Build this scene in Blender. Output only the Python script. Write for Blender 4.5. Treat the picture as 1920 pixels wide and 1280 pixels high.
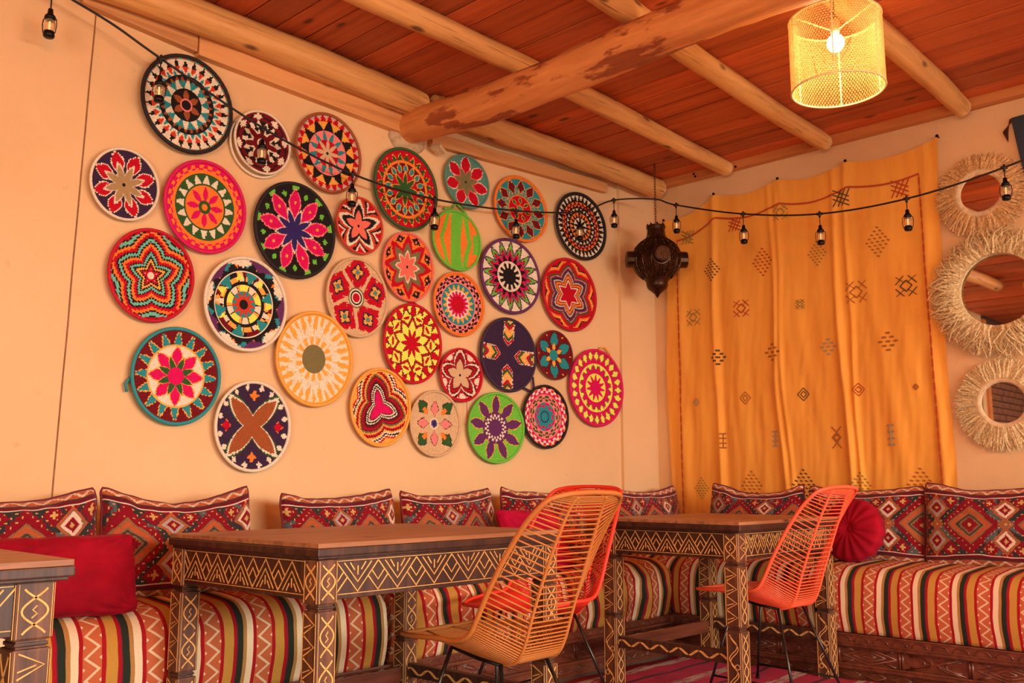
import bpy, bmesh, math, random
import numpy as np
from mathutils import Vector, Matrix
from mathutils import noise as mnoise
random.seed(7); np.random.seed(7)
PI = math.pi
SC = bpy.context.scene
COL = SC.collection
for o in list(bpy.data.objects): bpy.data.objects.remove(o)

# ------------------------------------------------------------ camera / light / exposure
# room axes: +x along the basket wall towards the corner, +y towards the basket wall, z up
AZ = math.radians(43.5915); PITCH = math.radians(8.6108)
cam_d = bpy.data.cameras.new('camera'); cam = bpy.data.objects.new('camera', cam_d); COL.objects.link(cam)
cam_d.sensor_width = 36; cam_d.lens = 1750 / 1920 * 36; cam_d.clip_start = 0.05
fw = Vector((math.cos(AZ) * math.cos(PITCH), math.sin(AZ) * math.cos(PITCH), math.sin(PITCH)))
rt = Vector((math.sin(AZ), -math.cos(AZ), 0)); up = rt.cross(fw)
cam.matrix_world = Matrix(((rt.x, up.x, -fw.x, 0), (rt.y, up.y, -fw.y, 0), (rt.z, up.z, -fw.z, .95), (0, 0, 0, 1)))
SC.camera = cam
SC.view_settings.view_transform = 'Standard'; SC.view_settings.look = 'None'
SC.view_settings.gamma = 1; SC.view_settings.use_curve_mapping = False
SC.view_settings.exposure = 0.05
w = bpy.data.worlds.new('daylight'); SC.world = w; w.use_nodes = True
w.node_tree.nodes['Background'].inputs[0].default_value = (1.0, .58, .30, 1)
w.node_tree.nodes['Background'].inputs[1].default_value = .38
def area(name, loc, direction, sx, sy, power, col):
    d = bpy.data.lights.new(name, 'AREA'); d.shape = 'RECTANGLE'; d.size = sx; d.size_y = sy
    d.energy = power; d.color = col
    o = bpy.data.objects.new(name, d); COL.objects.link(o); o.location = loc
    o.rotation_euler = Vector(direction).to_track_quat('-Z', 'Y').to_euler()
    return o
# daylight through the open terrace side (behind and right of the camera)
area('terrace_daylight', (2.8, -5.6, 2.65), (0.06, 1, -.10), 7.0, 2.5, 1350, (1.0, .96, .87))
area('right_wall_fill', (-3.85, -1.1, 1.15), (1, .18, -.06), 3.4, 1.8, 190, (1.0, .93, .80))  # added fill before the closed back wall, no doorway; brightens the right wall

U0, V0, CEIL = 5.35, 3.73, 3.05
# ------------------------------------------------------------ helpers
def tag(o, label, cat, group=None, kind=None):
    if label: o['label'] = label
    if cat: o['category'] = cat
    if group: o['group'] = group
    if kind: o['kind'] = kind
    return o
def empty(name, loc=(0, 0, 0), rz=0, label=None, cat=None, group=None):
    o = bpy.data.objects.new(name, None); COL.objects.link(o); o.location = loc; o.rotation_euler = (0, 0, rz)
    o.empty_display_size = .05
    return tag(o, label, cat, group)
def link(name, me, parent=None, mat=None, smooth=False):
    if mat is not None and len(me.materials) == 0: me.materials.append(mat)
    if smooth: me.polygons.foreach_set('use_smooth', [True] * len(me.polygons))
    o = bpy.data.objects.new(name, me); COL.objects.link(o)
    if parent: o.parent = parent
    return o
def from_bm(name, bm, mat=None, parent=None, smooth=False):
    me = bpy.data.meshes.new(name); bm.to_mesh(me); bm.free()
    return link(name, me, parent, mat, smooth)
def bmbox(bm, a, b, bev=0):
    r = bmesh.ops.create_cube(bm, size=1)
    vs = r['verts']
    for v in vs:
        v.co = Vector([(a[i] + b[i]) / 2 + v.co[i] * (b[i] - a[i]) for i in range(3)])
    if bev:
        es = list({e for v in vs for e in v.link_edges})
        bmesh.ops.bevel(bm, geom=es, offset=bev, segments=2, affect='EDGES', profile=.6)
def box(name, a, b, mat, parent=None, bev=0.0):
    bm = bmesh.new(); bmbox(bm, a, b, bev)
    return from_bm(name, bm, mat, parent)
class MB:
    def __init__(s): s.v = []; s.f = []
    def tube(s, pts, r, seg=8, closed=False, cap=True):
        pts = [Vector(p) for p in pts]; n = len(pts)
        rr = r if isinstance(r, (list, tuple)) else [r] * n
        base = len(s.v); prev = None
        for i, p in enumerate(pts):
            if closed: t = pts[(i + 1) % n] - pts[i - 1]
            else: t = pts[min(i + 1, n - 1)] - pts[max(i - 1, 0)]
            if t.length < 1e-9: t = Vector((0, 0, 1))
            t.normalize()
            if prev is None:
                a = Vector((0, 0, 1)) if abs(t.z) < .9 else Vector((1, 0, 0))
                nrm = t.cross(a).normalized()
            else:
                nrm = prev - t * prev.dot(t)
                nrm = nrm.normalized() if nrm.length > 1e-6 else t.orthogonal().normalized()
            prev = nrm; b = t.cross(nrm)
            for k in range(seg):
                an = 2 * PI * k / seg
                s.v.append(p + (nrm * math.cos(an) + b * math.sin(an)) * rr[i])
        for i in range(n if closed else n - 1):
            j = (i + 1) % n
            for k in range(seg):
                k2 = (k + 1) % seg
                s.f.append((base + i * seg + k, base + i * seg + k2, base + j * seg + k2, base + j * seg + k))
        if not closed and cap:
            s.f.append(tuple(base + k for k in range(seg))[::-1])
            s.f.append(tuple(base + (n - 1) * seg + k for k in range(seg)))
    def lathe(s, prof, seg=24, c=(0, 0, 0)):
        base = len(s.v); n = len(prof)
        for r, z in prof:
            for k in range(seg):
                a = 2 * PI * k / seg
                s.v.append(Vector((c[0] + r * math.cos(a), c[1] + r * math.sin(a), c[2] + z)))
        for i in range(n - 1):
            for k in range(seg):
                k2 = (k + 1) % seg
                s.f.append((base + i * seg + k, base + i * seg + k2, base + (i + 1) * seg + k2, base + (i + 1) * seg + k))
    def quad(s, a, b, c, d):
        n = len(s.v); s.v += [Vector(a), Vector(b), Vector(c), Vector(d)]; s.f.append((n, n + 1, n + 2, n + 3))
    def ribbon(s, pts2, w, org, ea, eb, nn, off=.0008, th=.0016):
        """a thin raised strip following a 2-D polyline on a face"""
        P = [Vector((p[0], p[1])) for p in pts2]; n = len(P); base = len(s.v)
        org = Vector(org); ea = Vector(ea); eb = Vector(eb); nn = Vector(nn)
        for i in range(n):
            t = (P[min(i + 1, n - 1)] - P[max(i - 1, 0)]); t.normalize(); q = Vector((-t.y, t.x)) * w / 2
            for sg, h in ((1, 0), (1, 1), (-1, 1), (-1, 0)):
                c = P[i] + q * sg
                s.v.append(org + ea * c.x + eb * c.y + nn * (th * h))
        for i in range(n - 1):
            a = base + i * 4; b = a + 4
            for k in (0, 1, 2): s.f.append((a + k, b + k, b + k + 1, a + k + 1))
    def build(s, name, mat=None, parent=None, smooth=False):
        me = bpy.data.meshes.new(name); me.from_pydata([tuple(v) for v in s.v], [], s.f); me.update()
        return link(name, me, parent, mat, smooth)
def cmesh(name, V, F, C, mat, parent=None, smooth=True):
    """mesh from numpy verts, quads and one colour per face (thread colour of each stitch)"""
    me = bpy.data.meshes.new(name)
    nv, nf = len(V), len(F)
    me.vertices.add(nv); me.vertices.foreach_set('co', np.asarray(V, 'f').ravel())
    me.loops.add(nf * 4); me.loops.foreach_set('vertex_index', np.asarray(F, 'i').ravel())
    me.polygons.add(nf); me.polygons.foreach_set('loop_start', np.arange(nf, dtype='i') * 4)
    me.polygons.foreach_set('loop_total', np.full(nf, 4, 'i'))
    me.update(calc_edges=True); me.validate()
    if C is not None:
        a = me.color_attributes.new('thread', 'FLOAT_COLOR', 'CORNER')
        cc = np.ones((nf, 4, 4), 'f'); cc[:, :, :3] = np.asarray(C, 'f')[:, None, :]
        a.data.foreach_set('color', cc.ravel())
    return link(name, me, parent, mat, smooth)
def gridF(nu, nv, wrap=False):
    i = np.arange(nv - 1)[:, None]; j = np.arange(nu if wrap else nu - 1)[None, :]
    j2 = (j + 1) % nu
    return np.stack([i * nu + j, i * nu + j2, (i + 1) * nu + j2, (i + 1) * nu + j], -1).reshape(-1, 4)
def copy_tree(o, parent=None):
    c = o.copy(); COL.objects.link(c)
    if parent: c.parent = parent
    for ch in list(o.children): copy_tree(ch, c)
    return c

# ------------------------------------------------------------ materials
class NT:
    def __init__(s, name):
        s.m = bpy.data.materials.new(name); s.m.use_nodes = True; s.t = s.m.node_tree
        s.b = s.t.nodes['Principled BSDF']
    def n(s, typ, **kw):
        x = s.t.nodes.new(typ)
        for k, v in kw.items():
            if k == 'inp':
                for a, b in v.items():
                    if isinstance(b, bpy.types.NodeSocket): s.t.links.new(b, x.inputs[a])
                    else: x.inputs[a].default_value = b
            else: setattr(x, k, v)
        return x
    def l(s, a, b): s.t.links.new(a, b)
    def math(s, op, a, b=0.0, c=None):
        x = s.n('ShaderNodeMath', operation=op)
        for i, v in enumerate((a, b) + ((c,) if c is not None else ())):
            if isinstance(v, bpy.types.NodeSocket): s.l(v, x.inputs[i])
            else: x.inputs[i].default_value = v
        return x.outputs[0]
    def ramp(s, fac, stops, interp='LINEAR'):
        x = s.n('ShaderNodeValToRGB'); r = x.color_ramp; r.interpolation = interp
        while len(r.elements) < len(stops): r.elements.new(.5)
        for e, (p, c) in zip(r.elements, stops): e.position = p; e.color = tuple(c) + (1,)
        s.l(fac, x.inputs[0]); return x.outputs[0]
    def noise(s, vec, scale, detail=4, rough=.6):
        x = s.n('ShaderNodeTexNoise'); x.inputs['Scale'].default_value = scale; x.inputs['Detail'].default_value = detail
        x.inputs['Roughness'].default_value = rough
        if vec is not None: s.l(vec, x.inputs['Vector'])
        return x.outputs['Fac']
    def mix(s, fac, a, b, mode='MIX'):
        x = s.n('ShaderNodeMix', data_type='RGBA', blend_type=mode)
        for sock, v in ((x.inputs[0], fac), (x.inputs[6], a), (x.inputs[7], b)):
            if isinstance(v, bpy.types.NodeSocket): s.l(v, sock)
            elif isinstance(v, (int, float)): sock.default_value = v
            else: sock.default_value = tuple(v) + (1,)
        return x.outputs[2]
    def bump(s, h, st=.3, d=.01):
        x = s.n('ShaderNodeBump'); x.inputs['Strength'].default_value = st; x.inputs['Distance'].default_value = d
        s.l(h, x.inputs['Height']); s.l(x.outputs[0], s.b.inputs['Normal'])
    def obj(s, sc=(1, 1, 1)):
        c = s.n('ShaderNodeTexCoord'); m = s.n('ShaderNodeMapping'); m.inputs['Scale'].default_value = sc
        s.l(c.outputs['Object'], m.inputs[0]); return m.outputs[0]
    def geo(s, sc=(1, 1, 1)):
        c = s.n('ShaderNodeNewGeometry'); m = s.n('ShaderNodeMapping'); m.inputs['Scale'].default_value = sc
        s.l(c.outputs['Position'], m.inputs[0]); return m.outputs[0]
def simple(name, col, rough=.6, metal=0., nscale=30, var=.25, bump=.15, spec=.4, sheen=0, coat=0):
    t = NT(name); f = t.noise(t.obj(), nscale)
    dark = tuple(c * (1 - var) for c in col); lite = tuple(min(1, c * (1 + var)) for c in col)
    c = t.ramp(f, [(.3, dark), (.7, lite)]); t.l(c, t.b.inputs['Base Color'])
    t.b.inputs['Roughness'].default_value = rough; t.b.inputs['Metallic'].default_value = metal
    t.b.inputs['Specular IOR Level'].default_value = spec
    if sheen: t.b.inputs['Sheen Weight'].default_value = sheen; t.b.inputs['Sheen Roughness'].default_value = .4
    if coat: t.b.inputs['Coat Weight'].default_value = coat
    if bump: t.bump(f, bump, .003)
    return t.m
def woodmat(name, dark, mid, lite, axis=1, rough=.55, gs=22, knots=True, coat=0, rnd=.25, bump=.25):
    t = NT(name)
    sc = [gs] * 3; sc[axis] = gs * .06
    info = t.n('ShaderNodeObjectInfo')
    off = t.n('ShaderNodeVectorMath', operation='ADD')
    t.l(t.geo(tuple(sc)), off.inputs[0])
    comb = t.n('ShaderNodeCombineXYZ'); q = t.math('MULTIPLY', info.outputs['Random'], 37.0)
    t.l(q, comb.inputs[axis]); t.l(comb.outputs[0], off.inputs[1])
    f = t.noise(off.outputs[0], 1.0, 6, .65)
    c = t.ramp(f, [(.28, dark), (.48, mid), (.72, lite)])
    if 'log' in name:
        cs = [60.] * 3; cs[axis] = 1.6
        ck = t.ramp(t.noise(t.geo(tuple(cs)), 1, 3, .5), [(.30, (1, 1, 1)), (.345, (0, 0, 0))])
        c = t.mix(t.math('MULTIPLY', ck, .8), c, tuple(x * .4 for x in dark))
    if knots:
        sc2 = [7.] * 3; sc2[axis] = 3.0
        v = t.n('ShaderNodeTexVoronoi'); v.inputs['Scale'].default_value = 1.0
        t.l(t.geo(tuple(sc2)), v.inputs['Vector'])
        k = t.ramp(v.outputs['Distance'], [(.07, (1, 1, 1)), (.15, (0, 0, 0))])
        c = t.mix(k, c, tuple(x * .45 for x in dark))
    br = t.math('ADD', t.math('MULTIPLY', info.outputs['Random'], rnd * 2), 1 - rnd)
    hsv = t.n('ShaderNodeHueSaturation'); t.l(br, hsv.inputs['Value']); t.l(c, hsv.inputs['Color'])
    t.l(hsv.outputs[0], t.b.inputs['Base Color']); t.b.inputs['Roughness'].default_value = rough
    t.b.inputs['Coat Weight'].default_value = coat; t.b.inputs['Coat Roughness'].default_value = .15
    t.bump(f, bump, .003)
    return t.m
def thread_mat(name, rough=.75, gs=260, bump=.25, coat=0, sheen=.0, var=.18):
    t = NT(name); a = t.n('ShaderNodeVertexColor'); a.layer_name = 'thread'
    f = t.noise(t.obj(), gs, 2)
    v = t.math('ADD', t.math('MULTIPLY', f, var * 2), 1 - var)
    h = t.n('ShaderNodeHueSaturation'); t.l(v, h.inputs['Value']); t.l(a.outputs[0], h.inputs['Color'])
    t.l(h.outputs[0], t.b.inputs['Base Color']); t.b.inputs['Roughness'].default_value = rough
    t.b.inputs['Specular IOR Level'].default_value = .12; t.b.inputs['Coat Weight'].default_value = coat
    t.b.inputs['Sheen Weight'].default_value = sheen
    t.bump(f, bump, .002); return t.m
def plaster(name, base, dark, lite):
    t = NT(name); g = t.geo()
    f = t.noise(g, 1.3, 5); f2 = t.noise(g, 45, 4, .7)
    c = t.ramp(f, [(.3, dark), (.5, base), (.75, lite)])
    sp = t.ramp(t.noise(g, 14, 3, .5), [(.24, (1, 1, 1)), (.29, (0, 0, 0))])
    c = t.mix(t.math('MULTIPLY', sp, .35), c, tuple(x * .75 for x in dark))
    t.l(c, t.b.inputs['Base Color']); t.b.inputs['Roughness'].default_value = .85
    t.b.inputs['Specular IOR Level'].default_value = .2
    t.bump(t.math('ADD', f2, t.math('MULTIPLY', t.noise(g, 6, 3), 1.5)), .35, .004)
    return t.m
M = {}
M['wall_l'] = plaster('sand_plaster', (.80, .50, .25), (.75, .455, .22), (.84, .54, .28))
M['wall_r'] = plaster('clay_plaster', (.80, .48, .235), (.73, .425, .20), (.86, .53, .27))
M['ceil'] = woodmat('ceiling_pine', (.34, .064, .016), (.57, .118, .029), (.70, .165, .042), axis=1, gs=20, rnd=.22)
M['log'] = woodmat('peeled_log_wood', (.42, .17, .05), (.70, .34, .10), (.84, .45, .15), axis=0, gs=26, rnd=.06, bump=.4)
t = NT('beam_wood'); g = t.geo((5, 1.5, 5)); g2 = t.geo((30, 2.5, 30))
pch = t.ramp(t.noise(g, 1.4, 5, .6), [(.41, (0, 0, 0)), (.45, (1, 1, 1))])
gr = t.noise(g2, 1, 5)
c = t.mix(pch, t.ramp(gr, [(.3, (.26, .055, .014)), (.7, (.42, .10, .026))]), t.ramp(gr, [(.3, (.60, .19, .045)), (.7, (.80, .32, .09))]))
t.l(c, t.b.inputs['Base Color']); t.b.inputs['Roughness'].default_value = .6
t.bump(t.math('ADD', gr, t.math('MULTIPLY', pch, .8)), .5, .006); M['beam'] = t.m
M['plate'] = woodmat('wall_plate_wood', (.46, .18, .055), (.66, .30, .10), (.76, .37, .13), axis=0, gs=18, rnd=.1)
M['fascia'] = woodmat('fascia_wood', (.46, .13, .032), (.64, .22, .055), (.74, .28, .08), axis=1, gs=16, rnd=.05)
M['dark_wood'] = woodmat('dark_table_wood', (.018, .005, .003), (.046, .014, .007), (.10, .034, .014), axis=2, gs=34, rnd=.12, coat=.05, rough=.45, knots=False)
M['table_top'] = woodmat('table_top_wood', (.16, .060, .024), (.34, .135, .053), (.48, .21, .09), axis=0, gs=30, rnd=.08, coat=.1, rough=.5)
M['leg_wood'] = woodmat('leg_wood', (.030, .009, .004), (.10, .032, .012), (.23, .083, .028), axis=2, gs=30, rnd=.1, coat=.05, rough=.5, knots=False)
M['carve'] = simple('raw_carved_wood', (.84, .42, .12), .7, nscale=60, var=.25)
M['base'] = woodmat('carved_base_wood', (.06, .013, .006), (.13, .030, .012), (.21, .052, .02), axis=0, gs=22, rnd=.1, coat=.6, rough=.4, knots=False)
M['black'] = simple('black_metal', (.012, .011, .010), .35, .6, 40, .2, 0)
M['steel'] = simple('dark_steel_rod', (.05, .045, .04), .28, .8, 40, .2, 0)
M['rubber'] = simple('black_cable_rubber', (.012, .009, .008), .5, 0, 60, .2, .1)
M['camel'] = simple('camel_cord', (.50, .155, .030), .5, 0, 400, .2, .3)
M['redcord'] = simple('red_cord', (.86, .045, .02), .45, 0, 400, .15, .3)
M['coral'] = simple('coral_cord', (.95, .12, .045), .45, 0, 400, .12, .3)
M['velvet'] = simple('crimson_velvet', (.29, .0012, .012), .8, 0, 8, .25, .2, spec=.15, sheen=.03)
M['velvet2'] = simple('raspberry_velvet', (.45, .003, .040), .8, 0, 8, .25, .2, spec=.15, sheen=.03)
M['thread'] = thread_mat('coiled_yarn', .8, 300, .25)
M['kilim'] = thread_mat('kilim_weave', .9, 420, .4, sheen=.15)
M['piping'] = simple('maroon_piping', (.16, .012, .015), .8, 0, 200, .2, .2)
M['brass'] = simple('aged_brass', (.060, .026, .012), .28, .75, 60, .4, .3)
M['brass_l'] = simple('worn_brass_rim', (.095, .042, .018), .25, .85, 60, .3, .2)
M['chain'] = simple('rusty_chain', (.12, .035, .015), .5, .6, 60, .3, .2)
M['raffia'] = simple('raffia_straw', (.72, .40, .16), .7, 0, 90, .45, .1)
M['raffia2'] = simple('pale_raffia', (.82, .53, .26), .7, 0, 90, .45, .1)
M['frame_w'] = simple('pale_wood_frame', (.72, .50, .27), .6, 0, 50, .2, .2)
M['denim'] = simple('dark_blue_cloth', (.035, .045, .065), .9, 0, 300, .3, .3)
M['brick'] = simple('red_brown_brick', (.22, .085, .045), .85, 0, 30, .35, .4)
M['mortar'] = simple('brick_mortar', (.10, .05, .03), .9, 0, 60, .3, .3)
M['wire'] = simple('cream_wire', (.90, .74, .36), .5, 0, 60, .15, 0)
M['green'] = simple('green_frame_paint', (.03, .25, .09), .6, 0, 30, .3, .1)
M['nail'] = simple('iron_nail', (.03, .02, .015), .4, .9, 60, .2, 0)
t = NT('mirror_glass'); t.b.inputs['Metallic'].default_value = 1; t.b.inputs['Roughness'].default_value = .02
t.b.inputs['Base Color'].default_value = (.82, .82, .80, 1); M['mirror'] = t.m
t = NT('bulb_glass'); t.b.inputs['Base Color'].default_value = (1, .78, .5, 1); t.b.inputs['Roughness'].default_value = .06
t.b.inputs['Transmission Weight'].default_value = .85; t.b.inputs['IOR'].default_value = 1.25; M['bglass'] = t.m
def emis(name, col, st):
    t = NT(name); t.b.inputs['Base Color'].default_value = tuple(col) + (1,)
    t.b.inputs['Emission Color'].default_value = tuple(col) + (1,); t.b.inputs['Emission Strength'].default_value = st; return t.m
M['filament'] = emis('warm_filament', (1, .55, .25), 1.1)
M['bulb'] = emis('lit_bulb', (1, .86, .55), 40)
t = NT('woven_shade_fibre'); t.b.inputs['Base Color'].default_value = (.90, .68, .30, 1); t.b.inputs['Roughness'].default_value = .7
t.b.inputs['Subsurface Weight'].default_value = 0
tr = t.n('ShaderNodeBsdfTranslucent'); tr.inputs[0].default_value = (.95, .72, .32, 1)
mx = t.n('ShaderNodeMixShader'); mx.inputs[0].default_value = .35
t.l(t.b.outputs[0], mx.inputs[1]); t.l(tr.outputs[0], mx.inputs[2])
t.l(mx.outputs[0], t.t.nodes['Material Output'].inputs['Surface']); M['shade'] = t.m

# striped kilim seat fabric: uv.x runs along the bench, uv.y over the cushion and down its front
def stripe_mat(name, period, flip, wob, shift=0.0, warm=1.0):
    t = NT(name); uv = t.n('ShaderNodeUVMap'); uv.uv_map = 'UVMap'
    sp = t.n('ShaderNodeSeparateXYZ'); t.l(uv.outputs[0], sp.inputs[0])
    u, v = sp.outputs[0], sp.outputs[1]
    nz = t.n('ShaderNodeTexNoise'); nz.inputs['Scale'].default_value = 5; nz.inputs['Detail'].default_value = 2
    t.l(uv.outputs[0], nz.inputs['Vector'])
    u2 = t.math('ADD', u, t.math('MULTIPLY', t.math('SUBTRACT', nz.outputs['Fac'], .5), wob))
    fr = t.math('FRACT', t.math('ADD', t.math('DIVIDE', u2, period * (-1 if flip else 1)), 100 + shift))
    RD, CR, TN, BK, PU, OC, RU = (.36, .008, .014), (.78, .60, .38), (.42, .20, .055), (.022, .028, .018), (.26, .008, .03), (.50, .25, .045), (.50, .12, .045)
    st = [(0, CR), (.125, TN), (.195, BK), (.31, PU), (.335, RD), (.385, OC), (.565, RD), (.635, RU), (.93, RD)]
    c = t.ramp(fr, st, 'CONSTANT')
    x = t.math('DIVIDE', t.math('SUBTRACT', fr, .635), .295)
    tri = t.math('PINGPONG', t.math('DIVIDE', v, period * .165), 1.0)
    inz = t.math('MULTIPLY', t.math('GREATER_THAN', x, 0), t.math('LESS_THAN', x, 1))
    d = t.math('ABSOLUTE', t.math('SUBTRACT', x, t.math('ADD', .14, t.math('MULTIPLY', tri, .72))))
    ln = t.math('MULTIPLY', t.math('LESS_THAN', d, .105), inz)
    c = t.mix(ln, c, (.70, .50, .31))
    # little cream triangles along both edges of the zigzag band
    e1 = t.math('SUBTRACT', .13, x); e1 = t.math('MULTIPLY', t.math('LESS_THAN', t.math('SUBTRACT', 1.0, tri), t.math('MULTIPLY', e1, 1.5)), inz)
    e2 = t.math('SUBTRACT', x, .87); e2 = t.math('MULTIPLY', t.math('LESS_THAN', tri, t.math('MULTIPLY', e2, 1.5)), inz)
    c = t.mix(t.math('MAXIMUM', e1, e2), c, (.82, .60, .40))
    g = t.noise(t.obj((1, 1, 1)), 350, 2)
    h = t.n('ShaderNodeHueSaturation'); t.l(t.math('ADD', t.math('MULTIPLY', g, .5), .75), h.inputs['Value']); t.l(c, h.inputs['Color'])
    t.l(h.outputs[0], t.b.inputs['Base Color']); t.b.inputs['Roughness'].default_value = .9; t.b.inputs['Specular IOR Level'].default_value = .15
    t.bump(g, .3, .002); return t.m
M['stripe_l'] = stripe_mat('striped_kilim_left', .207, True, .018, .15)
M['stripe_l2'] = stripe_mat('striped_kilim_middle', .205, False, .06, .35)
M['stripe_r'] = stripe_mat('striped_kilim_right', .175, True, .02, .0)
t = NT('cloth_tapestry'); g = t.geo((6, 6, 1.2)); f = t.noise(g, 1.5, 4)
wv = t.noise(t.geo((1, 500, 120)), 1, 2)
c = t.ramp(f, [(.3, (.84, .32, .035)), (.7, (.95, .42, .055))])
t.l(c, t.b.inputs['Base Color']); t.b.inputs['Roughness'].default_value = .85; t.b.inputs['Sheen Weight'].default_value = .1
t.bump(wv, .15, .002); M['tapestry'] = t.m
t = NT('red_rug'); g = t.geo((1, 1, 1)); sp = t.n('ShaderNodeSeparateXYZ'); t.l(g, sp.inputs[0])
fr = t.math('FRACT', t.math('MULTIPLY', sp.outputs[1], 3.1))
nn = t.noise(t.geo((9, 60, 1)), 1, 3)
ba = t.math('MULTIPLY', t.math('LESS_THAN', fr, .22), t.math('GREATER_THAN', nn, .47))
c = t.mix(ba, t.ramp(nn, [(.3, (.33, .004, .03)), (.7, (.50, .010, .06))]), (.45, .32, .25))
bb = t.math('MULTIPLY', t.math('GREATER_THAN', fr, .62), t.math('LESS_THAN', fr, .70))
c = t.mix(bb, c, (.08, .01, .02))
t.l(c, t.b.inputs['Base Color']); t.b.inputs['Roughness'].default_value = .95; t.bump(t.noise(t.geo(), 200, 2), .4, .003); M['rug'] = t.m
M['floor'] = simple('grey_concrete_floor', (.20, .15, .12), .6, 0, 5, .3, .3)

# ------------------------------------------------------------ room shell
def wallbox(name, a, b, mat): return tag(box(name, a, b, mat), None, None, kind='structure')
wallbox('floor', (-4, -3.3, -.1), (U0 + .15, V0 + .15, 0), M['floor'])
wl = wallbox('wall_left', (-1.9, V0, 0), (U0 + .15, V0 + .15, 3.3), M['wall_l'])
wallbox('wall_right', (U0, -3.3, 0), (U0 + .15, V0, 3.3), M['wall_r'])
wallbox('wall_back', (-4.15, -3.3, 0), (-4, V0 + .15, 3.3), M['wall_l'])
wallbox('added_lintel', (-4, -3.45, 2.12), (U0 + .15, -3.3, 3.3), M['wall_l'])  # unseen lintel, added to keep terrace daylight off the upper walls
# shallow pilaster step beside the corner, and the fine joint in the plaster
wallbox('trim_1', (4.955, V0 - .022, 0), (U0, V0, 3.05), M['wall_l'])
mb = MB(); jp = []
for i in range(30):
    z = 2.86 - i * .085; jp.append((1.427 - .034 * (2.852 - z) / 1.9 + .004 * mnoise.noise((0, 0, z * 3)), V0 - .0005, z))
mb.tube(jp, .0032, 6); mb.build('plaster_joint', simple('joint_mortar', (.30, .13, .05), .9), wl)
# brick part of the wall beyond the plaster (it shows in the lowest mirror)
wb = wallbox('wall_front', (-4, V0 + .03, 0), (-1.9, V0 + .15, 3.3), M['mortar'])
bme = None
for r in range(14):
    for k in range(9):
        x0 = -3.98 + k * .235 + (r % 2) * .11; x1 = min(x0 + .222, -2.02)
        if x1 - x0 < .05: continue
        z0 = 1.28 + r * .083
        if bme is None: bme = box('brick', (-.111, -.035, -.035), (.111, .035, .035), M['brick'], wb, .004); o = bme
        else: o = bme.copy(); COL.objects.link(o)
        o.location = ((x0 + x1) / 2, V0 + .02 + random.uniform(-.006, .006), z0); o.scale = ((x1 - x0) / .222, 1, 1)
wallbox('trim_2', (-2.0, V0 - .03, 0), (-1.9, V0 + .04, 3.0), M['fascia'])
gp = empty('wall_picture', (-1.55, V0 - .02, 1.95), 0, 'small green painted picture on the far wall, seen only in the lowest mirror', 'picture')
box('panel', (-.1, -.012, -.17), (.1, .015, .17), M['green'], gp, .004)
mb = MB()
for k in range(3): mb.tube([(.045 * math.cos(a) , -.016, -.09 + k * .09 + .035 * math.sin(a)) for a in np.linspace(0, 2 * PI, 12, endpoint=False)], .007, 5, closed=True)
mb.build('painted_ring', M['redcord'], gp)

# ceiling: every plank its own board
ce = wallbox('ceiling', (-4, -3.3, CEIL + .03), (U0 + .15, V0 + .15, CEIL + .12), simple('dark_roof_backing', (.03, .012, .006), .9))
x = -4.0; widths = [.17, .16, .165, .15, .155, .14, .15, .16, .145]
i = 0; pm = {}
while x < U0:
    wd = widths[(i * 5) % 9]; x1 = min(x + wd, U0)
    key = round(x1 - x, 3)
    if key not in pm:
        bm = bmesh.new(); bmbox(bm, (-key / 2 + .0035, -3.51, -.011), (key / 2 - .0035, 3.51, .016), .005)
        me = bpy.data.meshes.new('plank'); bm.to_mesh(me); bm.free(); me.materials.append(M['ceil']); pm[key] = me
    o = link('plank', pm[key], ce); o.location = ((x + x1) / 2, .215, CEIL + .011 + random.uniform(-.005, .005))
    o.rotation_euler = (0, random.uniform(-.03, .03), 0)
    x = x1; i += 1
# board along the top of the right wall
f = tag(box('trim_3', (5.285, -3.3, 2.997), (U0, V0, 3.049), M['fascia'], None, .003), None, None, kind='structure')
mb = MB()
for y, z in ((3.60, 3.02), (3.32, 3.03), (3.31, 3.01), (3.0, 3.005), (2.4, 3.02)):
    mb.tube([(5.290, y, z), (5.281, y, z)], .008, 8)
mb.build('bolt_head', M['nail'], f)

def log(name, p0, p1, r0, r1, mat, bend, seed, label, seg=22, n=48, rough=.05, group=None):
    p0 = Vector(p0); p1 = Vector(p1); ax = (p1 - p0).normalized(); sd = ax.cross(Vector((0, 0, 1))).normalized(); upv = sd.cross(ax)
    V = []; nn = n
    for i in range(nn):
        t = i / (nn - 1); c = p0.lerp(p1, t) + sd * bend[0] * math.sin(t * PI * bend[2] + seed) + upv * bend[1] * math.sin(t * PI * bend[2] * 1.3 + seed)
        r = r0 + (r1 - r0) * t
        if i in (0, nn - 1): r *= .93
        for k in range(seg):
            a = 2 * PI * k / seg; d = sd * math.cos(a) + upv * math.sin(a)
            q = 1 + rough * mnoise.noise(Vector((t * 14 + seed, math.cos(a) * 1.2, math.sin(a) * 1.2))) * 2 + rough * .5 * mnoise.noise(Vector((t * 50 + seed, math.cos(a) * 3, math.sin(a) * 3)))
            V.append(c + d * r * q)
    F = [tuple(int(x) for x in f) for f in gridF(seg, nn, True)]
    F += [tuple(range(seg)), tuple((nn - 1) * seg + k for k in range(seg))[::-1]]
    me = bpy.data.meshes.new(name); me.from_pydata([tuple(v) for v in V], [], F); me.update()
    for p in me.polygons: p.use_smooth = len(p.vertices) == 4
    return tag(link(name, me, None, mat), label, 'beam', group)
log('ceiling_log', (-.6, 3.585, 2.965), (3.12, 3.655, 2.958), .082, .075, M['log'], (.012, .008, 2.2), 1.3, 'pale peeled log lying along the top of the basket wall, left of the big crossbeam')
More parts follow.
